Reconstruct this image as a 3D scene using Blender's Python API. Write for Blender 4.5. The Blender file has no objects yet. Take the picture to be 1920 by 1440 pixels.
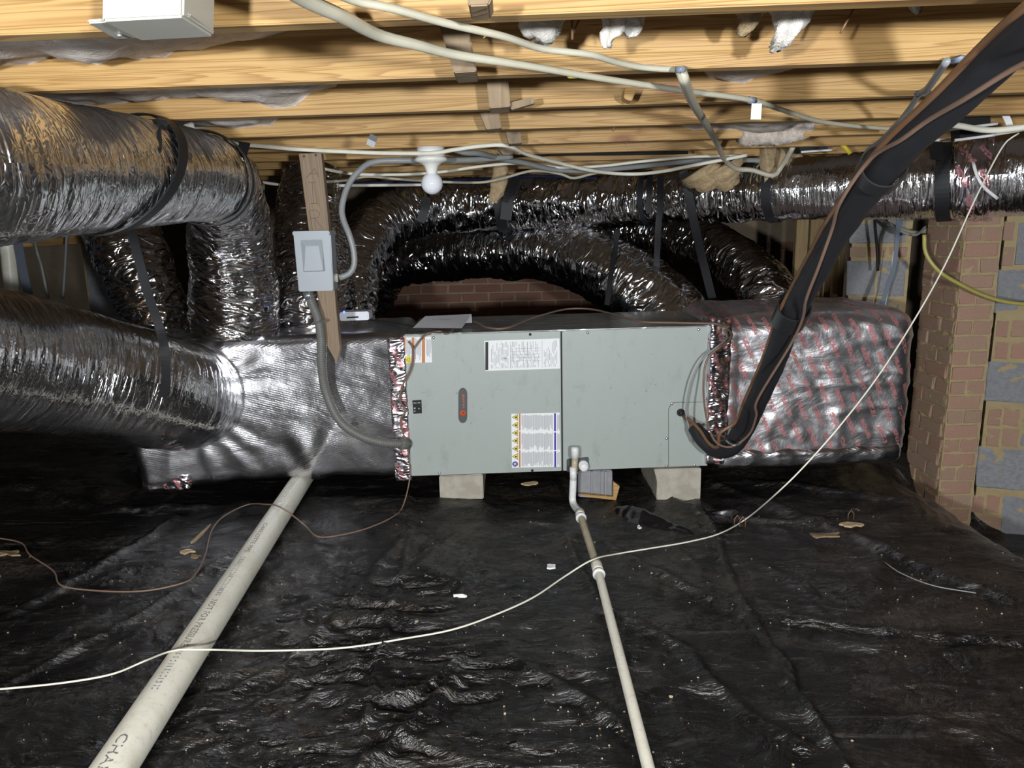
import bpy, bmesh, math, random
import numpy as np
from mathutils import Vector, Matrix
random.seed(7)
SC = bpy.context.scene
COL = SC.collection
# ------------------------------------------------------------------ camera
F = 1400.0; CAMZ = 1.13
_p = math.radians(12.0); _r = math.radians(1.3)
FW = Vector((0, math.cos(_p), -math.sin(_p)))
_u = Vector((0, math.sin(_p), math.cos(_p))); _x = Vector((1, 0, 0))
RT = _x*math.cos(_r) - _u*math.sin(_r); UP = _u*math.cos(_r) + _x*math.sin(_r)
cd = bpy.data.cameras.new('camera'); cam = bpy.data.objects.new('camera', cd); COL.objects.link(cam)
cd.sensor_fit = 'HORIZONTAL'; cd.sensor_width = 36; cd.lens = 36*F/1920; cd.clip_start = .02
M = Matrix.Identity(4)
for i in range(3):
    M[i][0], M[i][1], M[i][2] = RT[i], UP[i], -FW[i]
M[2][3] = CAMZ
cam.matrix_world = M; SC.camera = cam
# ------------------------------------------------------------------ world, lamps, exposure
W = bpy.data.worlds.new('world'); SC.world = W; W.use_nodes = True
W.node_tree.nodes['Background'].inputs[0].default_value = (.75, .85, 1, 1)
W.node_tree.nodes['Background'].inputs[1].default_value = .012
def lamp(name, loc, power, radius, color):
    l = bpy.data.lights.new(name, 'POINT'); l.energy = power; l.shadow_soft_size = radius; l.color = color
    o = bpy.data.objects.new(name, l); COL.objects.link(o); o.location = loc
lamp('work_lamp', (.75, -1.05, 1.07), 290, .065, (.93, .97, 1))
lamp('work_lamp', (-.8, -1.05, 1.07), 290, .065, (.93, .97, 1))
vs = SC.view_settings
vs.view_transform = 'Standard'; vs.look = 'None'; vs.gamma = 1; vs.use_curve_mapping = False; vs.exposure = 0.15

# ------------------------------------------------------------------ helpers
def ray(px, py): return FW + RT*((px-960)/F) + UP*((720-py)/F)
def P(px, py, Y):
    d = ray(px, py); t = Y/d.y; return Vector((d.x*t, Y, CAMZ+d.z*t))
def PZ(px, py, z):
    d = ray(px, py); t = (z-CAMZ)/d.z; return Vector((d.x*t, d.y*t, z))
def sst(a, b, x):
    t = np.clip((x-a)/(b-a), 0, 1); return t*t*(3-2*t)
def fbase(x, y):
    y = np.asarray(y, float); return -.42*sst(1.6, 2.35, np.asarray(x, float))*sst(1.2, 3.0, y)*(1-sst(3.5, 3.75, y))
def PF(px, py, off=0.0):
    z = 0
    for _ in range(8):
        q = PZ(px, py, z+off); z = float(fbase(q.x, q.y))
    return PZ(px, py, z+off)
_perm = np.random.RandomState(3).permutation(256); _perm = np.concatenate([_perm, _perm, _perm])
_g = np.random.RandomState(4).normal(size=(256, 3)); _g /= np.linalg.norm(_g, axis=1)[:, None]
def noise(x, y, z=0.0):
    x, y, z = np.broadcast_arrays(np.asarray(x, float), np.asarray(y, float), np.asarray(z, float))
    xi, yi, zi = np.floor(x).astype(int), np.floor(y).astype(int), np.floor(z).astype(int)
    xf, yf, zf = x-xi, y-yi, z-zi
    u, v, w = [t*t*t*(t*(t*6-15)+10) for t in (xf, yf, zf)]
    def gr(a, b, c):
        h = _perm[_perm[_perm[(xi+a) & 255]+((yi+b) & 255)]+((zi+c) & 255)]; g = _g[h]
        return g[..., 0]*(xf-a)+g[..., 1]*(yf-b)+g[..., 2]*(zf-c)
    l = lambda a, b, t: a+t*(b-a)
    return l(l(l(gr(0,0,0), gr(1,0,0), u), l(gr(0,1,0), gr(1,1,0), u), v),
             l(l(gr(0,0,1), gr(1,0,1), u), l(gr(0,1,1), gr(1,1,1), u), v), w)*1.5
def fbm(x, y, z=0.0, o=3):
    s = 0; a = 1.0
    for i in range(o):
        k = 2.03**i; s = s+a*noise(x*k+i*7.1, y*k+3.3*i, np.asarray(z)*k); a *= .5
    return s
def ridge(x, y, z=0.0): return 1-np.abs(noise(x, y, z))*2

WO = {}                                            # world origin of every object
def props(o, label=None, cat=None, group=None, kind=None):
    if label: o['label'] = label
    if cat: o['category'] = cat
    if group: o['group'] = group
    if kind: o['kind'] = kind
    return o
def place(o, c, parent):
    c = Vector(c); WO[o.name] = c
    if parent is not None:
        o.parent = parent; o.location = c-WO[parent.name]
    else: o.location = c
def thing(name, loc, label, cat, group=None):
    o = bpy.data.objects.new(name, None); COL.objects.link(o); o.empty_display_size = .05
    place(o, loc, None); return props(o, label, cat, group)
def add(name, verts, faces, mat, parent=None, uv=None, smooth=False, **k):
    """one mesh object from world-space vertices; its origin goes to its base"""
    V = np.asarray([tuple(v) for v in verts], float) if not isinstance(verts, np.ndarray) else verts
    lo, hi = V.min(0), V.max(0); c = np.array([(lo[0]+hi[0])/2, (lo[1]+hi[1])/2, lo[2]])
    me = bpy.data.meshes.new(name)
    me.from_pydata((V-c).tolist(), [], [tuple(int(i) for i in f) for f in faces])
    if uv is not None:
        l = me.uv_layers.new(name='UVMap'); idx = np.zeros(len(me.loops), int); me.loops.foreach_get('vertex_index', idx)
        U = np.asarray(uv, float)
        l.data.foreach_set('uv', (U[idx] if len(U) == len(V) else U).ravel())
    if smooth: me.polygons.foreach_set('use_smooth', [True]*len(me.polygons))
    me.materials.append(mat); me.update()
    o = bpy.data.objects.new(name, me); COL.objects.link(o); place(o, c, parent)
    return props(o, **k)
class MB:
    def __init__(s): s.v = []; s.f = []
    def quadhex(s, a, b):                          # two matching loops -> closed prism
        n = len(a); o = len(s.v); s.v += [tuple(q) for q in a]+[tuple(q) for q in b]
        s.f += [tuple(o+i for i in range(n))[::-1], tuple(o+n+i for i in range(n))]
        s.f += [(o+i, o+(i+1) % n, o+n+(i+1) % n, o+n+i) for i in range(n)]; return s
    def box(s, x0, x1, y0, y1, z0, z1):
        a = [(x0,y0,z0), (x1,y0,z0), (x1,y1,z0), (x0,y1,z0)]
        return s.quadhex(a, [(x, y, z1) for x, y, _ in a])
    def poly(s, pts):
        o = len(s.v); s.v += [tuple(p) for p in pts]; s.f.append(tuple(range(o, o+len(pts)))); return s
    def build(s, name, mat, parent=None, bevel=0, smooth=False, **k):
        o = add(name, s.v, s.f, mat, parent, smooth=smooth, **k)
        bm = bmesh.new(); bm.from_mesh(o.data); bmesh.ops.recalc_face_normals(bm, faces=bm.faces)
        if bevel: bmesh.ops.bevel(bm, geom=bm.edges[:], offset=bevel, segments=2, affect='EDGES', clamp_overlap=True)
        bm.to_mesh(o.data); bm.free(); return o
def plate(name, pxs, Y, th, mat, parent=None, bevel=0, **k):
    a = [P(x, y, Y) for x, y in pxs]
    return MB().quadhex(a, [q+Vector((0, th, 0)) for q in a]).build(name, mat, parent, bevel, **k)
def crom(pts, step):
    """Catmull-Rom through rows of numbers, resampled evenly"""
    A = np.asarray(pts, float); A = np.vstack([2*A[0]-A[1], A, 2*A[-1]-A[-2]]); out = []
    for i in range(1, len(A)-2):
        p0, p1, p2, p3 = A[i-1:i+3]; t = np.linspace(0, 1, 24, endpoint=False)[:, None]
        out.append(.5*(2*p1+(p2-p0)*t+(2*p0-5*p1+4*p2-p3)*t*t+(3*p1-p0-3*p2+p3)*t**3))
    out = np.vstack(out+[A[-2:-1]])
    s = np.concatenate([[0], np.cumsum(np.linalg.norm(np.diff(out[:, :3], axis=0), axis=1))])
    n = max(2, int(s[-1]/step)+1); q = np.linspace(0, s[-1], n)
    return np.stack([np.interp(q, s, out[:, j]) for j in range(out.shape[1])], 1), q
def frames(C):
    T = np.gradient(C, axis=0); T /= np.linalg.norm(T, axis=1)[:, None]+1e-12
    N = np.zeros_like(T); n = np.cross(T[0], [0, 0, 1.0])
    if np.linalg.norm(n) < .1: n = np.cross(T[0], [0, 1.0, 0])
    for i in range(len(T)):
        n = n-T[i]*np.dot(n, T[i]); n /= np.linalg.norm(n); N[i] = n
    return T, N, np.cross(T, N)
def tube(name, rows, mat, parent=None, seg=10, step=.02, disp=None, cap=True, squash=1.0, **k):
    """rows: x, y, z, radius"""
    R, s = crom([tuple(r) for r in rows], step); C = R[:, :3]; T, N, B = frames(C)
    th = np.linspace(0, 2*math.pi, seg+1); n = len(C)
    rad = np.repeat(R[:, 3:4], seg+1, 1)
    if disp is not None: rad = rad+disp(th[None, :]+0*rad, s[:, None]+0*rad)
    V = C[:, None]+rad[..., None]*(np.cos(th)[None, :, None]*N[:, None]+squash*np.sin(th)[None, :, None]*B[:, None])
    uv = np.stack([np.repeat((th*R[:, 3].mean())[None], n, 0), np.repeat(s[:, None], seg+1, 1)], -1).reshape(-1, 2)
    i = np.arange(n-1)[:, None]*(seg+1)+np.arange(seg)[None]; i = i.ravel()
    f = np.stack([i, i+1, i+seg+2, i+seg+1], 1).tolist()
    if cap: f += [list(range(seg))[::-1], [(n-1)*(seg+1)+j for j in range(seg)]]
    return add(name, V.reshape(-1, 3), f, mat, parent, uv=uv, smooth=True, **k)
def cable(name, pts, r, mat, parent=None, step=.02, seg=8, **k):
    return tube(name, [(*p, r) for p in pts], mat, parent, seg=seg, step=step, **k)
def ribbon(name, pts, w, th, mat, parent=None, wd=None, step=.015, **k):
    """flat strap; wd = direction of its width (defaults to across the run, seen from the camera)"""
    R, s = crom([tuple(p) for p in pts], step); T = np.gradient(R, axis=0); T /= np.linalg.norm(T, axis=1)[:, None]
    if wd is None: D = np.cross(T, [0, -1.0, 0])
    else: D = np.repeat(np.array([wd], float), len(R), 0)
    D = D-T*(D*T).sum(1)[:, None]; D /= np.linalg.norm(D, axis=1)[:, None]; Nn = np.cross(T, D)
    V = np.stack([R-D*w/2-Nn*th/2, R+D*w/2-Nn*th/2, R+D*w/2+Nn*th/2, R-D*w/2+Nn*th/2], 1).reshape(-1, 3); f = []
    for i in range(len(R)-1):
        for j in range(4): f.append((i*4+j, i*4+(j+1) % 4, i*4+4+(j+1) % 4, i*4+4+j))
    f += [(3, 2, 1, 0), tuple((len(R)-1)*4+j for j in range(4))]
    return add(name, V, f, mat, parent, **k)
def band(name, rows, at, half, extra, mat, parent=None, flat=1.0, tilt=0.0, step=.02, lean=0.0, **k):
    """strap wrapped once round a duct given by its rows, at fraction 'at' of its run"""
    R, s = crom([tuple(r) for r in rows], step); T, N, B = frames(R[:, :3]); i = int(at*(len(R)-1))
    c, r = R[i, :3], R[i, 3]+extra; t, n, b = T[i], N[i], B[i]; m = 56; V = []; f = []
    for j in range(m):
        a = 2*math.pi*j/m; d = n*math.cos(a)+b*math.sin(a); off = t*tilt*math.cos(a)+t*lean*d[2]
        for rr, q in ((r, -half), (r, half), (r+.004, half), (r+.004, -half)): V.append(c+d*rr+t*q+off)
    for j in range(m):
        for q in range(4):
            f.append((j*4+q, j*4+(q+1) % 4, ((j+1) % m)*4+(q+1) % 4, ((j+1) % m)*4+q))
    o = add(name, np.array(V), f, mat, parent, smooth=False, **k); return o, Vector(c), r
def lathe(name, prof, c, mat, parent=None, axis=(0, 0, 1), seg=28, **k):
    a = Vector(axis).normalized(); n = a.orthogonal().normalized(); b = a.cross(n); V = []; f = []
    for r, h in prof:
        for j in range(seg):
            t = 2*math.pi*j/seg; V.append(Vector(c)+a*h+(n*math.cos(t)+b*math.sin(t))*r)
    for i in range(len(prof)-1):
        for j in range(seg): f.append((i*seg+j, i*seg+(j+1) % seg, (i+1)*seg+(j+1) % seg, (i+1)*seg+j))
    f += [tuple(range(seg))[::-1], tuple((len(prof)-1)*seg+j for j in range(seg))]
    o = add(name, V, f, mat, parent, smooth=True, **k)
    return o
def softbox(name, x0, x1, y0, y1, z0, z1, r, mat, parent=None, n=(60, 30, 40), disp=None, warp=None, **k):
    """padded box with rounded edges, quilted by disp(x, y, z) along its own normal"""
    lo = np.array([x0, y0, z0]); hi = np.array([x1, y1, z1]); ce = (lo+hi)/2; V = []; f = []; UVs = []; o = 0
    for ax in range(3):
        for sg in (0, 1):
            a, b = [q for q in range(3) if q != ax]
            A, Bq = np.meshgrid(np.linspace(lo[a], hi[a], n[a]+1), np.linspace(lo[b], hi[b], n[b]+1), indexing='ij')
            p = np.zeros(A.shape+(3,)); p[..., a] = A; p[..., b] = Bq; p[..., ax] = (lo, hi)[sg][ax]
            inn = np.clip(p, lo+r, hi-r); d = p-inn; d /= np.linalg.norm(d, axis=-1)[..., None]+1e-9; p = inn+d*r
            if disp is not None: p = p+d*disp(p[..., 0], p[..., 1], p[..., 2])[..., None]
            V.append(p.reshape(-1, 3))
            u = (A, Bq) if ax != 0 else (A, Bq); UVs.append(np.stack([u[0], u[1]], -1).reshape(-1, 2))
            m = n[b]+1
            for i in range(n[a]):
                for j in range(n[b]):
                    q = (o+i*m+j, o+(i+1)*m+j, o+(i+1)*m+j+1, o+i*m+j+1)
                    f.append(q if (sg == 1) == (ax != 1) else q[::-1])
            o += A.size
    V = np.vstack(V)
    if warp is not None: V = warp(V)
    ob = add(name, V, f, mat, parent, uv=np.vstack(UVs), smooth=True, **k)
    bm = bmesh.new(); bm.from_mesh(ob.data); bmesh.ops.remove_doubles(bm, verts=bm.verts, dist=1e-5)
    bmesh.ops.recalc_face_normals(bm, faces=bm.faces); bm.to_mesh(ob.data); bm.free(); return ob
_font = {}
def textmesh(txt, size):
    cu = bpy.data.curves.new('lettering', 'FONT'); cu.body = txt; cu.size = size; cu.resolution_u = 2
    o = bpy.data.objects.new('lettering', cu); COL.objects.link(o); bpy.context.view_layer.update()
    me = bpy.data.meshes.new_from_object(o.evaluated_get(bpy.context.evaluated_depsgraph_get()))
    v = [tuple(q.co) for q in me.vertices]; f = [tuple(p.vertices) for p in me.polygons]
    bpy.data.objects.remove(o); bpy.data.curves.remove(cu); bpy.data.meshes.remove(me); return v, f

# ------------------------------------------------------------------ materials
class NT:
    def __init__(s, name):
        s.m = bpy.data.materials.new(name); s.m.use_nodes = True; s.t = s.m.node_tree; s.b = s.t.nodes['Principled BSDF']
    def n(s, kind, **k):
        q = s.t.nodes.new(kind)
        for a, v in k.items():
            if a in q.inputs.keys(): s.set(q.inputs[a], v)
            else: setattr(q, a, v)
        return q
    def set(s, i, v):
        if isinstance(v, bpy.types.NodeSocket): s.t.links.new(v, i)
        else: i.default_value = (*v, 1) if isinstance(v, tuple) and len(v) == 3 and i.type == 'RGBA' else v
    def coord(s, kind, scale=(1, 1, 1), rot=(0, 0, 0)):
        c = s.n('ShaderNodeTexCoord'); m = s.n('ShaderNodeMapping', Scale=scale, Rotation=rot)
        s.t.links.new(c.outputs[kind], m.inputs[0]); return m.outputs[0]
    def noise(s, vec, scale, detail=4, rough=.55, dist=0.0):
        return s.n('ShaderNodeTexNoise', Vector=vec, Scale=scale, Detail=detail, Roughness=rough, Distortion=dist).outputs['Fac']
    def ramp(s, fac, stops):
        r = s.n('ShaderNodeValToRGB'); s.set(r.inputs[0], fac); e = r.color_ramp.elements
        while len(e) < len(stops): e.new(.5)
        for q, (p, c) in zip(e, stops): q.position = p; q.color = (*c, 1) if isinstance(c, tuple) else (c, c, c, 1)
        return r.outputs[0]
    def math(s, op, a, b=0.0):
        q = s.n('ShaderNodeMath', operation=op); s.set(q.inputs[0], a); s.set(q.inputs[1], b); return q.outputs[0]
    def mix(s, fac, a, b, mode='MIX'):
        q = s.n('ShaderNodeMix', data_type='RGBA', blend_type=mode); s.set(q.inputs['Factor'], fac); s.set(q.inputs[6], a); s.set(q.inputs[7], b); return q.outputs[2]
    def bump(s, h, dist, strength=1.0):
        q = s.n('ShaderNodeBump', Strength=strength, Distance=dist, Height=h); s.t.links.new(q.outputs[0], s.b.inputs['Normal'])
    def out(s, col=None, rough=None, metal=None, spec=None):
        if col is not None: s.set(s.b.inputs['Base Color'], col)
        if rough is not None: s.set(s.b.inputs['Roughness'], rough)
        if metal is not None: s.set(s.b.inputs['Metallic'], metal)
        if spec is not None: s.set(s.b.inputs['Specular IOR Level'], spec)
        return s.m
def plain(name, col, rough=.5, metal=0.0, vary=.12, scale=30):
    t = NT(name); v = t.coord('Object'); f = t.noise(v, scale)
    c = t.mix(f, tuple(q*(1-vary) for q in col), tuple(min(1, q*(1+vary)) for q in col)); return t.out(c, rough, metal)
def foil(name, kind, col=(.80, .80, .82), rough=.2, red=False, amp=1.0, scrim=False):
    t = NT(name)
    if kind == 'duct':       # creases run round the sleeve
        v = t.coord('UV', (6, 52, 1), (0, 0, .12)); h1 = t.noise(v, 1.0, 1.5, .5, .6)
        v2 = t.coord('UV', (38, 70, 1), (0, 0, -.3)); h2 = t.noise(v2, 1.0, 1.2, .5, 1.0)
        h = t.math('ADD', t.math('ADD', t.math('MULTIPLY', t.math('ABSOLUTE', t.math('SUBTRACT', h1, .5)), 1.3), t.math('MULTIPLY', h1, .5)), t.math('MULTIPLY', t.math('ABSOLUTE', t.math('SUBTRACT', h2, .5)), .5)); d = .0065*amp
    elif kind == 'crinkle':
        v = t.coord('UV', (8, 22, 1), (0, 0, .3)); h1 = t.noise(v, 1.0, 1.2, .5, 1.2)
        v2 = t.coord('UV', (10, 27, 1), (0, 0, .25)); vo = t.n('ShaderNodeTexVoronoi', Vector=v2, Scale=1.0).outputs['Distance']
        h = t.math('ADD', t.math('ADD', t.math('MULTIPLY', t.math('ABSOLUTE', t.math('SUBTRACT', h1, .5)), 1.6), t.math('MULTIPLY', h1, .5)), t.math('MULTIPLY', vo, .4)); d = .021*amp
    else:                    # wrapped box
        v = t.coord('Object', (4, 4, 8), (0, .5, 0)); h1 = t.noise(v, 1.0, 3, .5, 1.4)
        v2 = t.coord('Object', (60, 60, 60)); h2 = t.noise(v2, 1.0, 3, .6, .8)
        h = t.math('ADD', h1, t.math('MULTIPLY', h2, .12)); d = .012*amp
    if scrim:
        for ang in (.42, -.3):
            vv = t.coord('Object', (1, 1, 1), (0, ang, 0))
            w = t.n('ShaderNodeTexWave', Vector=vv, Scale=34.0, Distortion=.8, bands_direction='Z').outputs['Fac']
            h = t.math('ADD', h, t.math('MULTIPLY', t.ramp(w, [(.86, 0.0), (1, 1.0)]), .03))
    t.bump(h, d); c = col; metal = 1.0; r = rough
    if red:                  # rows of slanted red print, too small to read
        vv = t.coord('Object', (1, 1, 1), (0, .42, 0)); sp = t.n('ShaderNodeSeparateXYZ', Vector=vv)
        a = t.math('FRACT', t.math('MULTIPLY', sp.outputs['X'], 19.0)); b = t.math('FRACT', t.math('ADD', t.math('MULTIPLY', sp.outputs['Z'], 8.0), t.math('MULTIPLY', t.math('FLOOR', t.math('MULTIPLY', sp.outputs['X'], 19.0)), .37)))
        let = t.noise(t.coord('Object', (110, 110, 110), (0, .42, 0)), 1.0, 2)
        m = t.math('MULTIPLY', t.math('MULTIPLY', t.math('LESS_THAN', a, .34), t.math('LESS_THAN', b, .72)), t.math('GREATER_THAN', let, .46))
        m = t.math('MULTIPLY', m, .75)
        c = t.mix(m, col, (.42, .05, .05)); metal = t.math('SUBTRACT', 1.0, t.math('MULTIPLY', m, .6)); r = t.math('ADD', rough, t.math('MULTIPLY', m, .25))
    return t.out(c, r, metal)
def wood(name, a, b, dark, rough=.6, rot=(0, 0, 0), sc=(1.1, 9, 34)):
    t = NT(name); oi = t.n('ShaderNodeObjectInfo')
    c0 = t.n('ShaderNodeTexCoord'); ad = t.n('ShaderNodeVectorMath', operation='ADD'); t.t.links.new(c0.outputs['Object'], ad.inputs[0])
    sc2 = t.n('ShaderNodeVectorMath', operation='SCALE'); sc2.inputs[0].default_value = (31, 17, 23); t.t.links.new(oi.outputs['Random'], sc2.inputs['Scale']); t.t.links.new(sc2.outputs[0], ad.inputs[1])
    mp = t.n('ShaderNodeMapping', Vector=ad.outputs[0], Scale=sc, Rotation=rot)
    big = t.noise(mp.outputs[0], .55, 2, .5, .3)
    w = t.math('FRACT', t.math('MULTIPLY', big, 22.0)); w = t.ramp(w, [(0, 0.0), (.5, .12), (.9, 1.0), (1, .1)])
    fine = t.noise(mp.outputs[0], 5.0, 4)
    c = t.mix(t.math('MULTIPLY', w, .75), a, b); c = t.mix(t.ramp(fine, [(.45, 0.0), (.8, .45)]), c, dark)
    kn = t.n('ShaderNodeMapping', Vector=ad.outputs[0], Scale=(2.2, 6, 5.0)); vo = t.n('ShaderNodeTexVoronoi', Vector=kn.outputs[0], Scale=1.0)
    c = t.mix(t.ramp(vo.outputs['Distance'], [(.07, .8), (.14, 0.0)]), c, (.20, .07, .03))
    blot = t.noise(t.coord('Object', (1.3, 3, 3)), 1.4, 3); c = t.mix(t.ramp(blot, [(.55, 0.0), (.75, .3)]), c, (b[0]*.8, b[1]*.7, b[2]*.6))
    hs = t.n('ShaderNodeHueSaturation', Color=c); t.set(hs.inputs['Value'], t.math('ADD', .86, t.math('MULTIPLY', oi.outputs['Random'], .26)))
    t.bump(t.math('ADD', fine, w), .0012, .5); return t.out(hs.outputs[0], rough)
MAT = {}
MAT['pine'] = wood('pine', (.44, .275, .10), (.255, .12, .03), (.24, .11, .03), sc=(.9, 9, 40))
MAT['pine_block'] = wood('weathered pine', (.25, .175, .095), (.17, .11, .06), (.1, .065, .04), sc=(9, 9, 1.5))
MAT['post_wood'] = wood('post pine', (.25, .175, .11), (.19, .125, .075), (.11, .075, .045), sc=(24, 9, 1.2))
MAT['plank'] = wood('old planks', (.26, .18, .08), (.2, .13, .06), (.1, .07, .03), sc=(20, 9, 1.2))
MAT['duct'] = foil('duct foil', 'duct', rough=.17, amp=.8)
MAT['duct_dense'] = foil('dense creased duct foil', 'duct', rough=.22, amp=1.1)
MAT['crinkle'] = foil('crumpled duct foil', 'crinkle', rough=.11, amp=.95)
MAT['wrap'] = foil('foil wrap', 'box', col=(.66, .66, .69), rough=.25, scrim=True, amp=.42)
MAT['wrap_red'] = foil('printed foil wrap', 'box', col=(.66, .64, .66), rough=.38, red=True, amp=.6)
MAT['foil_tape'] = foil('foil tape', 'crinkle', col=(.82, .78, .84), rough=.2, red=True, amp=.8)
MAT['strap'] = plain('black strap', (.010, .010, .012), .6)
MAT['rubber'] = plain('black foam rubber', (.013, .013, .016), .62)
MAT['tape'] = plain('black tape', (.02, .02, .022), .35)
MAT['copper'] = plain('dull copper', (.2, .105, .055), .45, .2)
MAT['brown_wire'] = plain('brown wire jacket', (.2, .125, .09), .5)
MAT['white_wire'] = plain('ivory wire jacket', (.78, .75, .64), .45)
MAT['cream_cable'] = plain('cream cable jacket', (.48, .45, .35), .45)
MAT['grey_cable'] = plain('grey cable jacket', (.25, .26, .26), .4)
MAT['blue_tube'] = plain('blue tube', (.01, .015, .06), .4)
MAT['yellow'] = plain('yellow jacket', (.62, .48, .04), .45)
MAT['dull_yellow'] = plain('dull yellow cable', (.42, .37, .1), .45)
MAT['blue_grey'] = plain('blue grey band', (.17, .2, .25), .45)
MAT['steel'] = plain('galvanised steel', (.55, .56, .58), .32, .9)
MAT['brass'] = plain('zinc screw', (.5, .5, .48), .35, .8)
MAT['porcelain'] = plain('white porcelain', (.78, .77, .72), .25, vary=.03)
MAT['bulb'] = plain('opal bulb glass', (.80, .81, .86), .12, vary=.02)
MAT['white_plastic'] = plain('white plastic', (.47, .46, .40), .35, vary=.05, scale=8)
MAT['white_metal'] = plain('white enamel', (.8, .8, .8), .3, vary=.03)
MAT['box_grey'] = plain('grey enamel', (.33, .36, .39), .38, vary=.04, scale=12)
MAT['conduit'] = plain('grey conduit', (.13, .13, .12), .5)
MAT['black'] = plain('matt black', (.006, .006, .007), .7)
MAT['charcoal'] = plain('charcoal plastic', (.055, .057, .06), .42)
MAT['orange'] = plain('orange print', (.62, .1, .03), .5, vary=.05)
MAT['label_white'] = plain('label paper', (.78, .79, .80), .5, vary=.04, scale=60)
MAT['print_grey'] = plain('grey print', (.36, .37, .40), .6)
MAT['print_black'] = plain('black print', (.012, .012, .014), .6)
MAT['print_orange'] = plain('brown orange print', (.5, .2, .06), .6)
MAT['print_blue'] = plain('blue print', (.02, .02, .3), .6)
MAT['print_yellow'] = plain('yellow print', (.72, .6, .06), .6)
MAT['paper'] = plain('paper', (.72, .72, .77), .6, vary=.03)
MAT['device'] = plain('white device', (.7, .72, .78), .35)
MAT['pipe_ink'] = plain('pipe ink', (.2, .2, .19), .6)
MAT['pencil'] = plain('pencil mark', (.1, .07, .05), .7)
def mk_pvc(name, a, b, thr):
    t = NT(name); v = t.coord('Object', (9, 9, 9)); n1 = t.noise(v, 1.0, 5, .6, .5); n2 = t.noise(v, 9.0, 3)
    c = t.mix(t.ramp(n1, [(thr, 0.0), (thr+.22, 1.0)]), a, b); c = t.mix(t.ramp(n2, [(.55, 0.0), (.75, .35)]), c, (b[0]*.6, b[1]*.55, b[2]*.5)); return t.out(c, .36)
MAT['pvc'] = mk_pvc('dusty pvc', (.92, .90, .78), (.78, .75, .62), .52)
MAT['pvc_tan'] = mk_pvc('stained pvc', (.52, .46, .33), (.36, .29, .17), .42)
MAT['pvc_clean'] = mk_pvc('white pvc', (.76, .77, .77), (.62, .62, .6), .55)
def mk_ac():
    t = NT('grey green enamel'); v = t.coord('Object', (1, 1, 1)); n1 = t.noise(v, 2.2, 4); n2 = t.noise(t.coord('Object', (16, 16, 7)), 1.0, 5, .7)
    sp = t.noise(v, 55.0, 3, .6)
    c = t.mix(n1, (.31, .35, .33), (.365, .40, .38))
    c = t.mix(t.ramp(n2, [(.56, 0.0), (.8, .4)]), c, (.16, .17, .145)); c = t.mix(t.math('MULTIPLY', t.ramp(sp, [(.66, 0.0), (.74, .6)]), t.ramp(n2, [(.45, 0.0), (.65, 1.0)])), c, (.08, .085, .075))
    return t.out(c, .42)
MAT['ac'] = mk_ac()
t = NT('bare cabinet top'); v = t.coord('Object', (3, 14, 3)); n1 = t.noise(v, 2.0, 4, .6, 1.0); t.bump(n1, .006); MAT['ac_top'] = t.out((.42, .45, .43), .2, .55)
def mk_brick(name, a, b, c3):
    t = NT(name); oi = t.n('ShaderNodeObjectInfo'); v = t.coord('Object', (14, 14, 14)); n1 = t.noise(v, 1.0, 5, .65, .4)
    c = t.mix(t.ramp(oi.outputs['Random'], [(.1, 0.0), (.9, 1.0)]), a, b); c = t.mix(t.ramp(n1, [(.42, 0.0), (.62, .9)]), c, c3)
    n2 = t.noise(v, 6.0, 4); t.bump(t.math('ADD', n1, t.math('MULTIPLY', n2, .5)), .004); return t.out(c, .85)
MAT['brick'] = mk_brick('sandy brick', (.47, .30, .22), (.52, .26, .20), (.42, .325, .225))
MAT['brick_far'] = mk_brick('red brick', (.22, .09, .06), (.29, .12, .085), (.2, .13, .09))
MAT['cblock'] = mk_brick('grey block', (.27, .28, .30), (.31, .32, .34), (.23, .23, .24))
MAT['pale_block'] = mk_brick('footing block', (.40, .37, .31), (.44, .41, .35), (.33, .30, .24))
def mk_mortar(name, a, b):
    t = NT(name); v = t.coord('Object', (1, 1, 1)); n1 = t.noise(v, 13.0, 5, .6, .4); n2 = t.noise(v, 60.0, 4); c = t.mix(n1, a, b)
    t.bump(t.math('ADD', n1, t.math('MULTIPLY', n2, .3)), .01); return t.out(c, .9)
MAT['mortar'] = mk_mortar('sandy mortar', (.33, .25, .125), (.45, .36, .205))
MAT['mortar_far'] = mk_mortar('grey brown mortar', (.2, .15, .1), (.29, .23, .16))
def mk_ins(name, a, b):
    t = NT(name); v = t.coord('Object', (1, 1, 1)); n1 = t.noise(v, 9.0, 5, .65, 1.5); n2 = t.noise(t.coord('Object', (40, 90, 60)), 1.0, 5, .7, 1.0)
    c = t.mix(t.ramp(n1, [(.3, 0.0), (.7, 1.0)]), a, b); t.bump(t.math('ADD', n1, n2), .007); return t.out(c, .95)
MAT['ins'] = mk_ins('fibreglass', (.50, .40, .31), (.70, .64, .60))
MAT['ins_tan'] = mk_ins('tan fibreglass', (.42, .29, .15), (.58, .45, .28))
MAT['ins_pale'] = mk_ins('pale fibreglass', (.62, .56, .47), (.82, .8, .78))
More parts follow.
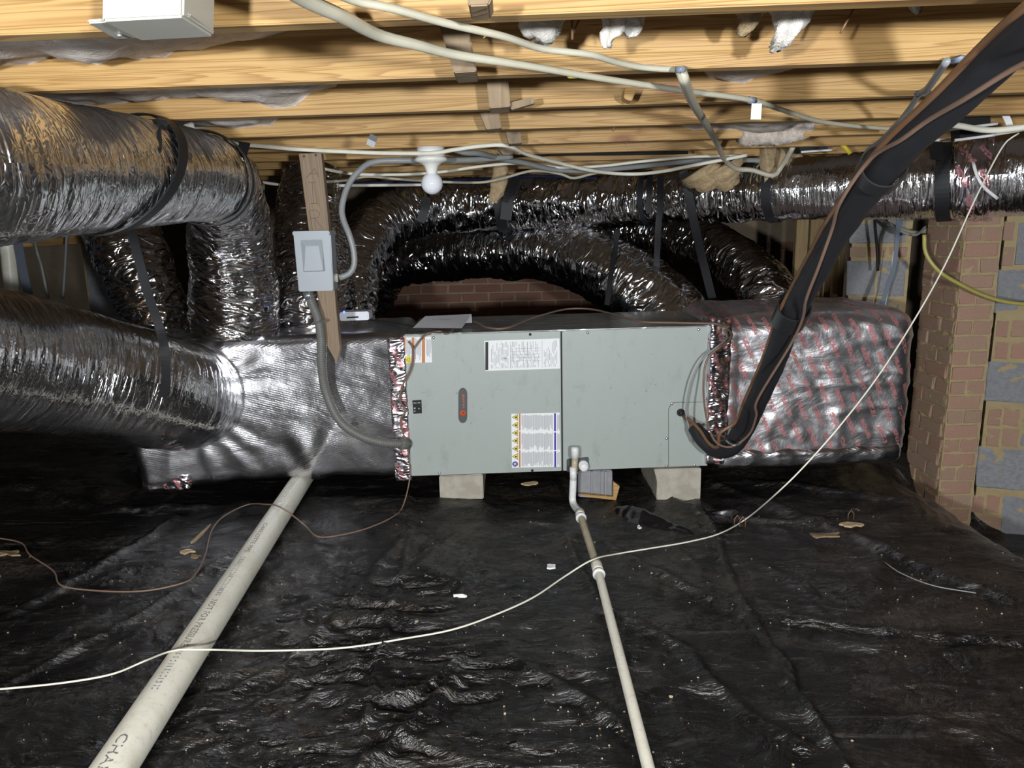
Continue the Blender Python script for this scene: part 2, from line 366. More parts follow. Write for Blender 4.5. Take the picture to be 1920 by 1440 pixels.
def mk_floor():
    t = NT('black plastic sheet'); v = t.coord('Object', (1, 1, 1))
    w1 = t.noise(t.coord('Object', (5, 9, 1), (0, 0, .5)), 1.0, 6, .62, 2.2); w2 = t.noise(t.coord('Object', (22, 38, 1), (0, 0, -.4)), 1.0, 4, .6, 2.0)
    dust = t.noise(t.coord('Object', (1.3, 2.6, 1), (0, 0, -.5)), 1.0, 10, .7, 1.6); fine = t.noise(v, 60.0, 5, .7)
    m = t.math('MULTIPLY', t.ramp(dust, [(.49, 0.0), (.72, 1.0)]), t.ramp(fine, [(.36, .1), (.68, 1.0)]))
    streak = t.noise(t.coord('Object', (2.2, 26, 1), (0, 0, -.55)), 1.0, 5, .7, .8)
    m = t.math('MAXIMUM', m, t.math('MULTIPLY', t.ramp(streak, [(.58, 0.0), (.72, .9)]), t.ramp(fine, [(.35, .2), (.6, 1.0)])))
    hue = t.noise(v, 1.1, 3); soil = t.mix(t.ramp(hue, [(.4, 0.0), (.62, 1.0)]), (.07, .064, .052), (.082, .06, .042))
    c = t.mix(m, (.0045, .0045, .0052), soil)
    spk = t.noise(v, 130.0, 2, .5); clus = t.noise(v, 3.5, 3)
    s = t.math('MULTIPLY', t.ramp(spk, [(.745, 0.0), (.765, 1.0)]), t.ramp(clus, [(.45, 0.0), (.6, 1.0)]))
    c = t.mix(t.math('MULTIPLY', s, .8), c, (.35, .31, .2))
    r = t.math('ADD', .2, t.math('MULTIPLY', m, .55)); t.bump(t.math('ADD', w1, t.math('MULTIPLY', w2, .3)), .03, .8)
    return t.out(c, r, 0.0, .75)
MAT['sheet'] = mk_floor()
t = NT('glossy black plastic fold'); t.bump(t.noise(t.coord('Object', (5, 5, 5)), 1.0, 2, .5, .6), .006); MAT['fold'] = t.out((.007, .007, .008), .12, 0.0, .9)
MAT['subfloor'] = plain('subfloor boards', (.3, .2, .1), .8)

# ------------------------------------------------------------------ setting
ZJ = 1.42                                          # underside of the joists
gx = np.concatenate([np.linspace(-6.5, -2.3, 60, endpoint=False), np.linspace(-2.3, 2.6, 560, endpoint=False), np.linspace(2.6, 4.2, 40)])
gy = np.concatenate([np.linspace(-2.6, 1.0, 60, endpoint=False), np.linspace(1.0, 3.1, 330, endpoint=False), np.linspace(3.1, 6.3, 110, endpoint=False), np.linspace(6.3, 9.2, 20)])
nx, ny = len(gx), len(gy); X, Yg = np.meshgrid(gx, gy, indexing='ij')
wx = X+.25*fbm(X*1.3, Yg*1.3, 5.0, 2); wy = Yg+.25*fbm(X*1.3, Yg*1.3, 9.0, 2)
Z = fbase(X, Yg)+.018*fbm(X*1.2, Yg*1.2, 1.0, 2)
Z += .014*np.clip(ridge(wx*2.0+wy*1.4, wy*3.2-wx*.5, 2.0)-.55, 0, 1)+.013*np.clip(ridge(wx*1.2-wy*2.6, wy*2.6+wx*2.2, 7.0)-.6, 0, 1)
Z += .005*fbm(wx*7, wy*9, 3.0, 3)
Z += .006*np.clip(ridge(wx*9+wy*5, wy*11-wx*4, 6.0)-.35, 0, 1)*sst(-.1, .5, fbm(X*1.7, Yg*1.7, 12.0, 2))
glare = np.exp(-((X+.42)**2/.2+(Yg-1.95)**2/.6)); Z += 1.7*glare*(.012*fbm(wx*4.5+wy*3, wy*12-wx*3, 4.0, 3)+.008*np.clip(ridge(wx*10, wy*16, 8.0)-.2, 0, 1))
def crease(pix, h, w):                              # folds and lapped edges of the sheet
    global Z
    q = [PF(*p) for p in pix]; D = np.full(X.shape, 9.0)
    for a, b in zip(q[:-1], q[1:]):
        ex, ey = b.x-a.x, b.y-a.y; t_ = np.clip(((X-a.x)*ex+(Yg-a.y)*ey)/(ex*ex+ey*ey), 0, 1); D = np.minimum(D, np.hypot(X-a.x-t_*ex, Yg-a.y-t_*ey))
    D = D+.012*fbm(X*9, Yg*9, 2.0, 2); Z += h*np.exp(-(D/w)**2)
for pix, h, w in (([(768, 905), (770, 1010), (735, 1130), (690, 1330), (675, 1440)], .012, .012), ([(1200, 900), (1325, 960), (1345, 1000), (1360, 1050), (1400, 1135), (1470, 1230), (1490, 1280), (1570, 1400), (1590, 1440)], .016, .012),
                  ([(1060, 1000), (1130, 1130), (1280, 1200), (1400, 1330), (1500, 1390)], .014, .02), ([(1130, 1005), (1250, 1070), (1400, 1140), (1600, 1170), (1900, 1200)], .016, .018), ([(670, 1310), (760, 1305), (830, 1265), (870, 1230)], .02, .016),
                  ([(690, 1425), (780, 1350), (850, 1275)], .022, .018), ([(0, 1285), (150, 1205), (260, 1150), (420, 1040)], .014, .016), ([(560, 1220), (660, 1130), (760, 1000)], .016, .02), ([(1250, 1420), (1100, 1300), (960, 1230)], .014, .02),
                  ([(1330, 900), (1600, 1000), (1900, 1120)], .018, .03), ([(1400, 900), (1700, 940), (1900, 1010)], .02, .03), ([(0, 900), (200, 950), (380, 940)], .02, .03), ([(20, 1150), (240, 1020), (330, 960)], .016, .02)):
    crease(pix, h, w)
Z -= .02
V = np.stack([X, Yg, Z], -1).reshape(-1, 3)
i = (np.arange(nx-1)[:, None]*ny+np.arange(ny-1)[None]).ravel()
floor = add('floor', V, np.stack([i, i+ny, i+ny+1, i+1], 1).tolist(), MAT['sheet'], smooth=True, kind='structure', label='black plastic sheeting laid over the crawl space soil')
ceiling = MB().box(-6.5, 4.2, -2.6, 9.2, ZJ+.24, ZJ+.262).build('ceiling', MAT['subfloor'], kind='structure', label='timber subfloor above the joists')

def floor_z(x, y):
    a = min(nx-2, float(np.interp(x, gx, np.arange(nx)))); b = min(ny-2, float(np.interp(y, gy, np.arange(ny)))); i, j = int(a), int(b); a -= i; b -= j
    return float((Z[i, j]*(1-a)+Z[i+1, j]*a)*(1-b)+(Z[i, j+1]*(1-a)+Z[i+1, j+1]*a)*b)
def unitbrick(seed, mat):
    rnd = random.Random(seed); bm = bmesh.new(); bmesh.ops.create_cube(bm, size=1.0)
    bmesh.ops.bevel(bm, geom=bm.edges[:], offset=.045, segments=1, affect='EDGES')
    for v in bm.verts: v.co += Vector([rnd.uniform(-.035, .035) for _ in range(3)])
    me = bpy.data.meshes.new('brick'); bm.to_mesh(me); bm.free(); me.materials.append(mat); return me
BR = {k: [unitbrick(s, MAT[k]) for s in range(4)] for k in ('brick', 'brick_far', 'cblock')}
def unit(name, kind, parent, c, ux, size, rnd):
    """one brick or block: centre c, face direction ux (angle about z), size = length, depth, height"""
    o = bpy.data.objects.new(name, BR[kind][rnd.randrange(4)]); COL.objects.link(o); o.parent = parent
    o.location = Vector(c)-WO[parent.name]; o.scale = size
    o.rotation_euler = (rnd.uniform(-.012, .012), rnd.uniform(-.008, .008), ux+rnd.uniform(-.015, .015)); WO[o.name] = Vector(c); return o
def bricks(parent, kind, p0, ang, length, z0, z1, rnd, pitch=.0715, L=.2, depth=.09, proud=.006, off=0):
    """courses of bricks on a face that starts at p0 and runs along ang; its outside is to the right of the run"""
    d = Vector((math.cos(ang), math.sin(ang), 0)); nrm = Vector((math.sin(ang), -math.cos(ang), 0)); z = z0; k = off
    while z+pitch*.6 < z1:
        x = -(k % 2)*L*.5
        while x < length-.02:
            a, b = max(x, 0), min(x+L, length)
            if b-a > .03:
                c = Vector((p0[0], p0[1], 0))+d*(a+b)/2+nrm*(proud+rnd.uniform(-.003, .004)-depth/2); c.z = z+pitch/2
                unit('brick', kind, parent, c, ang, (b-a-.011, depth, pitch-.011), rnd)
            x += L
        z += pitch; k += 1
rnd = random.Random(5)
YB = 5.75
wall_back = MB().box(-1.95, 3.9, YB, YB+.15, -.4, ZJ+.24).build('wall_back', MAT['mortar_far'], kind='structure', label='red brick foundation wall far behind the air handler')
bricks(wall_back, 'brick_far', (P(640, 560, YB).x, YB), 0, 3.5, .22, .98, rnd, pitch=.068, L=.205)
MB().box(-6.5, -1.8, 8.6, 8.75, -.4, ZJ+.24).build('wall_far', MAT['mortar_far'], kind='structure', label='dim foundation wall at the far left end of the crawl space')
# masonry wall on the right: grey blocks and bricks in turn, set at a slight angle behind the pier
WR0 = P(1590, 560, 3.85); WR1 = P(1980, 700, 3.46); wa = math.atan2(WR1.y-WR0.y, WR1.x-WR0.x); wl = math.hypot(WR1.x-WR0.x, WR1.y-WR0.y)+.6
wd = Vector((math.cos(wa), math.sin(wa), 0)); wn = Vector((math.sin(wa), -math.cos(wa), 0))
def mortar_face(parent, p0, d, nrm, length, z0, z1, amp, seed):
    '''mortar squeezed out unevenly between the bricks of one face'''
    nu, nv = max(4, int(length/.012)), int((z1-z0)/.012); u, v = np.meshgrid(np.linspace(0, length, nu+1), np.linspace(z0, z1, nv+1), indexing='ij')
    h = .001+amp*fbm(u*16+seed, v*24, seed, 3); q = np.stack([p0[0]+d.x*u+nrm.x*h, p0[1]+d.y*u+nrm.y*h, v], -1).reshape(-1, 3)
    i = (np.arange(nu)[:, None]*(nv+1)+np.arange(nv)[None]).ravel(); f = np.stack([i, i+nv+1, i+nv+2, i+1], 1).tolist()
    return add('mortar', q, f, MAT['mortar'], parent, smooth=True)
def wall_part(u0, u1, lab):
    p, q = WR0+wd*u0, WR0+wd*u1; a4 = [p, q, q-wn*.16, p-wn*.16]
    w = MB().quadhex([(q.x, q.y, -.6) for q in a4], [(q.x, q.y, ZJ) for q in a4]).build('wall_right', MAT['mortar'], kind='structure', label=lab)
    mortar_face(w, p, wd, wn, u1-u0, -.5, 1.3, .007, 3.0); return w
def on_wall(px, py):                               # pixel -> (run, height) on the angled wall
    dr = ray(px, py); t = (WR0-Vector((0, 0, CAMZ))).dot(wn)/dr.dot(wn); q = Vector((0, 0, CAMZ))+dr*t; return (q-WR0).dot(wd), q.z
wall_right = wall_part(0, on_wall(1703, 520)[0], 'masonry wall of grey blocks and sandy bricks left of the pier')
wall_edge = wall_part(on_wall(1862, 640)[0], wl, 'wall of big grey blocks and bricks at the right edge')
def wall_unit(kind, x0, y0, x1, y1, proud=.006):
    u0, zt = on_wall(x0, y0); u1, zt2 = on_wall(x1, y0); _, zb = on_wall((x0+x1)/2, y1); _, zt = on_wall((x0+x1)/2, y0)
    c = WR0+wd*(u0+u1)/2+wn*(proud-.05); c.z = (zt+zb)/2
    unit('block' if kind == 'cblock' else 'brick', kind, wall_right if x0 < 1760 else wall_edge, c, wa, (u1-u0-.008, .1, zt-zb-.008), rnd)
for a in ((1592, 412, 1702, 458), (1588, 488, 1645, 556), (1647, 488, 1703, 556), (1586, 560, 1640, 612), (1642, 560, 1690, 612),
          (1863, 505, 1990, 587), (1848, 680, 1990, 757), (1832, 842, 1990, 922), (1908, 415, 1990, 500), (1917, 788, 1990, 840), (1880, 934, 1990, 1020)):
    wall_unit('cblock', *a)
for a in ((1592, 462, 1626, 484), (1628, 462, 1664, 484), (1666, 462, 1703, 484), (1882, 413, 1906, 452), (1880, 462, 1905, 500),
          (1868, 600, 1894, 634), (1896, 600, 1940, 634), (1942, 600, 1990, 634), (1866, 640, 1894, 674), (1896, 640, 1940, 674), (1942, 640, 1990, 674),
          (1852, 765, 1880, 800), (1882, 765, 1915, 800), (1850, 803, 1878, 838), (1880, 803, 1914, 838), (1820, 928, 1848, 962), (1850, 928, 1878, 962), (1830, 966, 1878, 1000)):
    wall_unit('brick', *a)
for k in range(2):                                 # the same bond carries on past the edge of the picture
    x0 = 1994+k*128
    for y0, y1 in ((420, 500), (600, 672), (765, 838), (930, 1020)): wall_unit('cblock', x0, y0, x0+122, y1)
    for y0, y1 in ((506, 544), (548, 586), (680, 717), (721, 757), (842, 880), (884, 922)):
        wall_unit('brick', x0, y0, x0+60, y1); wall_unit('brick', x0+64, y0, x0+122, y1)
# brick pier
PA = P(1782, 700, 3.38); PW = P(1850, 700, 3.38).x-PA.x; PD = .3
a = [(PA.x, 3.38), (PA.x+PW, 3.38), (PA.x+PW, 3.38+.06), (PA.x+PW-.03, 3.38+PD), (PA.x, 3.38+PD)]
pier = MB().quadhex([(*q, -.6) for q in a], [(*q, ZJ) for q in a]).build('brick_pier', MAT['mortar'], label='square brick pier of sandy bricks beside the red printed foil plenum', cat='pier')
bricks(pier, 'brick', (PA.x-.002, 3.38), 0, PW, -.32, 1.2, rnd, pitch=.0700, L=.158, depth=.06, proud=.007)
bricks(pier, 'brick', (PA.x, 3.38+PD), -math.pi/2, PD, -.32, 1.2, rnd, pitch=.0700, L=.19, depth=.06, proud=.007, off=1)
mortar_face(pier, (PA.x, 3.38), Vector((1, 0, 0)), Vector((0, -1, 0)), PW, -.5, 1.3, .007, 1.0)
mortar_face(pier, (PA.x, 3.38+PD), Vector((0, -1, 0)), Vector((-1, 0, 0)), PD, -.5, 1.3, .008, 2.0)
# block foundation wall glimpsed at the far left
FLX = P(160, 520, 5.2)
wall_left = MB().box(FLX.x-.0, FLX.x+.42, 5.2, 5.35, -.3, ZJ).build('wall_left', MAT['mortar'], kind='structure', label='pale block wall end glimpsed between the ducts at far left')
for k in range(7):
    unit('block', 'cblock', wall_left, (FLX.x+.2, 5.19+.05, -.15+k*.203), 0, (.39, .1, .195), rnd)

# ------------------------------------------------------------------ joists
JY = [.31, .725, 1.14, 1.565, 2.0, 2.415, 2.87, 3.26, 3.67, 4.08, 4.49, 4.9, 5.3]
ordn = ['', '', 'first', 'second', 'third', 'fourth', 'fifth', 'sixth', 'seventh', 'eighth', 'ninth', 'tenth', 'eleventh']
SL = -.06
def jy(i, x): return JY[i]+SL*x
for i in range(-4, 0):                             # joists overhead and behind the photographer
    JY.append(.31+.42*i); ordn.append('behind')
for i, y0 in enumerate(JY):
    x0, x1 = -4.4, 4.0
    a = [(x0, y0+SL*x0, ZJ), (x1, y0+SL*x1, ZJ), (x1, y0+SL*x1+.038, ZJ), (x0, y0+SL*x0+.038, ZJ)]
    if ordn[i] in ('', 'behind'):
        MB().quadhex(a, [(x, y, ZJ+.238) for x, y, _ in a]).build('overhead_joist', MAT['pine'], ceiling); continue
    lb = '%s pine floor joist counting away from the camera' % ordn[i]; gp = 'pine floor joists'
    MB().quadhex(a, [(x, y, ZJ+.238) for x, y, _ in a]).build('floor_joist', MAT['pine'], bevel=.002, label=lb, cat='joist', group=gp)
# ------------------------------------------------------------------ insulation batts between the joists
def batt(i, contact, label, mat='ins', amp=.02, x0=-3.2, x1=3.0):
    """contact: pixels where the batt's underside meets the face of joist i+1"""
    xs = []; zs = []
    for px, py in contact:
        d = ray(px, py); t = JY[i+1]/(d.y-SL*d.x); xs.append(d.x*t); zs.append(CAMZ+d.z*t)
    n, m = 220, 14; x = np.linspace(x0, x1, n); zc = np.interp(x, xs, zs); v = np.linspace(0, 1, m)
    Xq, Vq = np.meshgrid(x, v, indexing='ij'); ya = JY[i]+SL*Xq+.0385; yb = JY[i+1]+SL*Xq-.0005; Yq = ya+(yb-ya)*Vq
    base = np.maximum(zc, ZJ-.03)[:, None]+.03*(1-Vq)
    Zq = base+amp*fbm(Xq*9, Yq*11, i*3.0, 4)-.02*np.sin(Vq*math.pi); Zq = np.minimum(Zq, ZJ+.21)
    bot = np.stack([Xq, Yq, Zq], -1).reshape(-1, 3); top = bot.copy(); top[:, 2] = ZJ+.232; V = np.vstack([bot, top]); f = []
    q = (np.arange(n-1)[:, None]*m+np.arange(m-1)[None]).ravel()
    f += np.stack([q, q+1, q+m+1, q+m], 1).tolist()+np.stack([q+n*m, q+m+n*m, q+m+1+n*m, q+1+n*m], 1).tolist()
    for j in range(n-1):
        for e in (0, m-1): a = j*m+e; f.append((a, a+m, a+m+n*m, a+n*m))
    return add('insulation_batt', V, f, MAT[mat], smooth=True, label=label, cat='insulation', group='fibreglass batts between the joists')
up = lambda i: [(-400, -400), (2300, -400)]
B = {}
B[2] = batt(2, [(-200, 135), (0, 133), (50, 122), (110, 110), (170, 118), (250, 117), (330, 100), (380, 88), (450, 72), (560, 55), (600, 20), (2300, -60)], 'grey pink fibreglass batt sagging between first and second joists')
B[3] = batt(3, [(-200, 185), (110, 190), (190, 196), (260, 186), (400, 184), (480, 188), (560, 192), (630, 166), (660, 100), (1280, 90), (1330, 140), (1400, 147), (1480, 130), (1520, 90), (2300, 40)], 'fibreglass batt sagging between second and third joists')
B[4] = batt(4, [(-200, 235), (300, 236), (380, 238), (440, 236), (510, 234), (540, 200), (900, 150), (1600, 120), (2300, 100)], 'fibreglass batt between third and fourth joists', amp=.015)
B[5] = batt(5, [(-200, 250), (1000, 200), (1300, 240), (1440, 244), (1500, 232), (1560, 190), (2300, 150)], 'brownish fibreglass batt between fourth and fifth joists', amp=.018)
B[6] = batt(6, [(-200, 200), (1280, 245), (1360, 238), (1450, 255), (1530, 238), (1560, 190), (2300, 150)], 'fibreglass batt between fifth and sixth joists', amp=.018)
for i, nm in ((7, 'sixth and seventh'), (8, 'seventh and eighth'), (9, 'eighth and ninth'), (10, 'ninth and tenth')):
    B[i] = batt(i, [(-200, 200), (2300, 200)], 'fibreglass batt in the dark bay between %s joists' % nm)
def tuft(parent, pts, mat, wid, Yoff=0, seed=1):
    """a torn hank of fibreglass hanging from a batt: pts are px, py, Y, half width in px"""
    rows = [(*P(x, y, Y), 1.25*w*Y/F) for x, y, Y, w in pts]
    dsp = lambda th, s: .75*wid*fbm(np.cos(th)*1.8+seed, np.sin(th)*1.8, s*26, 3)
    return tube('torn_tuft', rows, MAT[mat], parent, seg=18, step=.006, disp=dsp)
tuft(B[2], [(1000, 20, 1.36, 26), (1008, 45, 1.36, 24), (1018, 62, 1.37, 14), (1008, 82, 1.4, 4)], 'ins_pale', .02, seed=1)
tuft(B[2], [(1035, 20, 1.4, 20), (1030, 50, 1.4, 14), (1018, 72, 1.4, 6)], 'ins_pale', .016, seed=9)
tuft(B[2], [(1165, 15, 1.38, 30), (1150, 42, 1.38, 18), (1138, 72, 1.38, 6), (1139, 90, 1.38, 3)], 'ins_pale', .02, seed=2)
tuft(B[2], [(1180, 20, 1.42, 18), (1182, 50, 1.42, 14), (1184, 70, 1.42, 5)], 'ins_pale', .016, seed=3)
tuft(B[2], [(1490, 5, 1.36, 34), (1486, 32, 1.36, 26), (1474, 62, 1.36, 16), (1450, 92, 1.4, 4)], 'ins_pale', .02, seed=4)
tuft(B[2], [(1408, 10, 1.4, 24), (1400, 40, 1.4, 13), (1385, 66, 1.42, 4)], 'ins_tan', .016, seed=5)
tuft(B[2], [(1716, -12, 1.3, 10), (1718, 10, 1.3, 8), (1722, 26, 1.3, 2)], 'ins_pale', .01, seed=6)
tuft(B[8], [(1310, 318, 3.5, 30), (1325, 345, 3.5, 18), (1330, 358, 3.5, 8)], 'ins_tan', .03, seed=7)
tuft(B[8], [(1350, 312, 3.5, 36), (1362, 336, 3.5, 22), (1372, 352, 3.5, 8)], 'ins_tan', .03, seed=8)
tuft(B[8], [(1420, 318, 3.62, 40), (1500, 316, 3.62, 20), (1520, 312, 3.62, 12)], 'ins_tan', .03, seed=10)
tuft(B[8], [(940, 296, 3.75, 8), (938, 330, 3.75, 12), (932, 355, 3.75, 11), (925, 380, 3.75, 6)], 'ins_tan', .012, seed=11)
tuft(B[6], [(1390, 240, 2.84, 22), (1450, 246, 2.84, 20), (1520, 236, 2.84, 14)], 'ins', .02, seed=12)
tuft(B[4], [(352, 235, 2.33, 10), (358, 244, 2.33, 7), (362, 256, 2.33, 4)], 'ins_pale', .008, seed=13)
# ------------------------------------------------------------------ blocking between the joists
def blocking(pxs, Y, th, label, mat='pine_block'):
    return plate('bridging_block', pxs, Y, th, MAT[mat], bevel=.002, label=label, cat='wood block', group='bridging blocks between joists')
blocking([(822, 42), (876, 38), (894, 134), (851, 137)], 1.44, .1, 'dark bridging block between first and second joists, behind the cables')
blocking([(912, 148), (953, 146), (957, 200), (918, 203)], 1.88, .09, 'bridging block between second and third joists in the middle')
blocking([(898, 208), (935, 207), (940, 240), (912, 243)], 2.3, .09, 'bridging block between third and fourth joists in the middle')
blocking([(948, 246), (976, 245), (978, 268), (954, 270)], 2.74, .09, 'grey bridging block between fourth and fifth joists')
blocking([(932, 277), (966, 276), (962, 289), (944, 291)], 3.14, .09, 'bridging block between fifth and sixth joists above the wires')
blocking([(1172, 165), (1198, 160), (1184, 190), (1170, 184)], 1.9, .05, 'split stub of pine between second and third joists', 'pine')
blocking([(875, -6), (925, -8), (916, 10), (880, 12)], 1.02, .07, 'rough block on the first joist at the top edge')
plate('wood_scrap', [(956, 192), (1000, 181), (1003, 193), (958, 206)], 1.9, .03, MAT['pine_block'], None, .002, label='splintered grey wood scrap beside the middle bridging block', cat='wood scrap')
MB().quadhex([P(906, 72, 1.35), P(915, 66, 1.35), P(945, 36, 1.35), P(925, 34, 1.35)], [P(906, 72, 1.38), P(915, 66, 1.38), P(945, 36, 1.38), P(925, 34, 1.38)]).build('wood_splinter', MAT['pine'], label='pale splinter of wood hanging behind the first joist', cat='splinter')
for (x0, y0, x1, y1, Y), lb in (((1072, 26, 1073, 74, 1.4), 'dark nail pointing straight down behind the first joist'), ((1086, 36, 1074, 64, 1.42), 'slanted dark nail next to the straight one'),
                                ((1605, 8, 1576, 62, 1.38), 'long dark nail hanging right of the pale torn insulation'), ((1152, 238, 1149, 246, 2.36), 'short nail under the fourth joist'),
                                ((1176, 264, 1173, 271, 2.8), 'short nail under the fifth joist')):
    a = P(x0, y0, Y); b = P(x1, y1, Y); cable('nail', [a, (a+b)/2, b], .0022, MAT['copper'], label=lb, cat='nail')

# ------------------------------------------------------------------ white box at top left
q0 = P(163, 43, .97); q1 = P(357, 30, .97)
t = thing('junction_box', PZ(290, 50, 1.40), 'white plastic junction box with screwed cover plate on the first joist', 'junction box')
bx = [(192, -60), (345, -66), (343, 32), (190, 40)]
plate('box_body', bx, 1.0, .1, MAT['white_plastic'], t, .003)
c = PZ(282, 52, 1.395); pl = MB()
lo = [PZ(163, 44, 1.395), PZ(357, 31, 1.395), PZ(403, 64, 1.395), PZ(217, 74, 1.395)]
pl.quadhex(lo, [q+Vector((0, 0, .005)) for q in lo]).build('cover_plate', MAT['white_plastic'], t, .002)
for s in ((224, 64), (352, 57)): lathe('screw', [(.004, 0), (.004, .003), (.002, .004)], PZ(*s, 1.395), MAT['brass'], t, axis=(0, 0, -1), seg=12)

# ------------------------------------------------------------------ flexible ducts
def duct_disp(seed, fine=.006, big=.008, kz=55):
    return lambda th, s: fine*ridge(np.cos(th)*1.3+seed+s*1.5, np.sin(th)*1.3+s*.9, s*kz)+big*fbm(np.cos(th)*1.6+seed, np.sin(th)*1.6, s*6, 2)
def rows(l): return [(*P(x, y, Y), r*Y/F) for x, y, Y, r in l]
DA = rows([(-380, 300, 1.25, 165), (-180, 312, 1.35, 150), (0, 315, 1.5, 134), (150, 318, 1.75, 108), (300, 326, 2.1, 88), (375, 332, 2.35, 77), (418, 352, 2.7, 66), (428, 410, 2.98, 68), (436, 480, 3.08, 73), (442, 560, 3.12, 78), (444, 616, 3.14, 78)])
t = thing('flexible_duct', DA[0][:3], 'large upper foil duct from the left, bending down beside the post', 'duct', 'silver flexible ducts')
tube('foil_sleeve', DA[:7], MAT['duct_dense'], t, seg=88, step=.006, disp=duct_disp(1, .004, .006, 70))
tube('dropping_sleeve', DA[5:], MAT['crinkle'], t, seg=72, step=.007, disp=duct_disp(2, .007, .012, 26))
DB = rows([(120, 330, 3.9, 60), (180, 370, 3.6, 62), (228, 440, 3.42, 62), (258, 510, 3.36, 62), (288, 580, 3.34, 58), (296, 625, 3.34, 58)])
t = thing('flexible_duct', DB[-1][:3], 'crinkled foil duct rising left of the bent one, black strap across it', 'duct', 'silver flexible ducts')
tube('foil_sleeve', DB, MAT['crinkle'], t, seg=64, step=.008, disp=duct_disp(3, .007, .012, 26))
DC = rows([(585, 330, 3.75, 52), (582, 400, 3.65, 60), (584, 470, 3.55, 66), (590, 550, 3.45, 74), (594, 620, 3.42, 76)])
t = thing('flexible_duct', DC[-1][:3], 'foil duct standing directly behind the wooden post', 'duct', 'silver flexible ducts')
tube('foil_sleeve', DC, MAT['crinkle'], t, seg=64, step=.008, disp=duct_disp(4, .006, .012, 26))
DD = rows([(652, 640, 3.52, 44), (656, 560, 3.62, 46), (672, 480, 3.9, 48), (712, 425, 4.15, 48), (775, 396, 4.3, 48), (860, 386, 4.35, 47), (980, 381, 4.3, 46), (1110, 379, 4.15, 45), (1250, 370, 3.95, 45), (1370, 364, 3.75, 47), (1470, 356, 3.6, 52), (1600, 350, 3.42, 57), (1720, 343, 3.28, 63), (1840, 333, 3.15, 70), (1960, 326, 3.02, 75), (2150, 318, 2.8, 80)])
t = thing('flexible_duct', DD[0][:3], 'long foil duct slung under the joists, running off to the right', 'duct', 'silver flexible ducts')
tube('foil_sleeve', DD[:11], MAT['crinkle'], t, seg=56, step=.008, disp=duct_disp(5, .009, .014, 22))
DD2 = rows([(1450, 357, 3.63, 54)]) + DD[11:]
tube('smooth_sleeve', DD2, MAT['duct'], t, seg=64, step=.008, disp=duct_disp(6, .004, .008, 50))
R_, s_ = crom(DD, .02)
px_of = lambda q: 960+F*(Vector(q)-Vector((0, 0, CAMZ))).dot(RT)/(Vector(q)-Vector((0, 0, CAMZ))).dot(FW)
seg_ = [tuple(r[:3])+(r[3]+.012,) for r in R_ if 1788 < px_of(r[:3]) < 1876]
tube('taped_joint', seg_[::3], MAT['foil_tape'], t, seg=56, step=.007, disp=duct_disp(7, .007, .01, 30), label='joint wrapped in foil printed red')
DE = rows([(690, 560, 4.9, 42), (730, 500, 4.85, 44), (830, 476, 4.7, 46), (940, 470, 4.5, 48), (1040, 476, 4.25, 52), (1120, 500, 4.0, 60), (1190, 540, 3.88, 66), (1250, 590, 3.78, 68), (1285, 640, 3.74, 68)])
t = thing('flexible_duct', DE[-1][:3], 'arched foil duct dropping behind the cabinet, in front of the brick wall', 'duct', 'silver flexible ducts')
tube('foil_sleeve', DE, MAT['crinkle'], t, seg=64, step=.008, disp=duct_disp(8, .01, .016, 20))
DG = rows([(1100, 430, 5.0, 38), (1190, 434, 4.85, 42), (1280, 448, 4.6, 44), (1350, 474, 4.3, 46), (1405, 515, 4.05, 50), (1440, 560, 3.88, 54), (1455, 610, 3.8, 54)])
t = thing('flexible_duct', DG[-1][:3], 'foil duct curving down onto the red printed plenum behind the black pipe', 'duct', 'silver flexible ducts')
tube('foil_sleeve', DG, MAT['crinkle'], t, seg=60, step=.008, disp=duct_disp(9, .008, .014, 24))
DF = rows([(-420, 620, 1.75, 170), (-200, 650, 1.98, 148), (0, 678, 2.28, 132), (120, 696, 2.48, 122), (220, 716, 2.62, 112), (296, 734, 2.74, 106), (336, 741, 2.86, 104), (352, 744, 3.0, 100), (358, 744, 3.12, 98)])
t = thing('flexible_duct', DF[0][:3], 'large lower foil duct from the left, ending in the plenum side', 'duct', 'silver flexible ducts')
tube('foil_sleeve', DF, MAT['duct'], t, seg=96, step=.006, disp=duct_disp(10, .004, .007, 60))
band('tape_collar', DF, .965, .03, .004, MAT['foil_tape'], t)

# ------------------------------------------------------------------ plenums and air handler
AY = 3.0
TL, TR, BL, BRc = P(757, 629, AY), P(1337, 612, AY), P(766, 893, AY), P(1325, 874, AY)
ax0, ax1, az0, az1 = BL.x+.004, TR.x-.004, .105, .712
tilt = (BRc.z-BL.z)/(BRc.x-BL.x)
def tz(V):
    V = V.copy(); V[:, 2] += tilt*(V[:, 0]-BL.x); return V
_pc = P(352, 744, 3.0)
def qd(x, y, z):
    an = np.arctan2(z-_pc.z, x-_pc.x); ds = np.hypot(z-_pc.z, x-_pc.x)
    star = .010*noise(np.cos(an)*4.5, np.sin(an)*4.5, 3.3)*np.exp(-(ds/.55)**2)*sst(.1, .3, ds)*(y < 3.1)
    sag = .012*np.exp(-((x+.72+.5*(.4-z))/.045)**2)*sst(.45, .2, z)+.010*np.exp(-((x+.95-.35*(.4-z))/.04)**2)*sst(.4, .2, z)
    return .0035*fbm(x*6+z*3, y*6, z*9-x*3, 3)+star+sag*(y < 3.1)
def lean_face(V):                                  # the wrap bellies in at the bottom and turns a little to the right
    V = tz(V); k = 1-sst(3.0, 3.3, V[:, 1]); x = V[:, 0]+1.1; z = V[:, 2]
    V[:, 1] += k*(.025+.10*x-.22*x*x+.32*np.clip(.42-z, 0, 1)**2); return V
lx0 = P(262, 860, 2.99).x
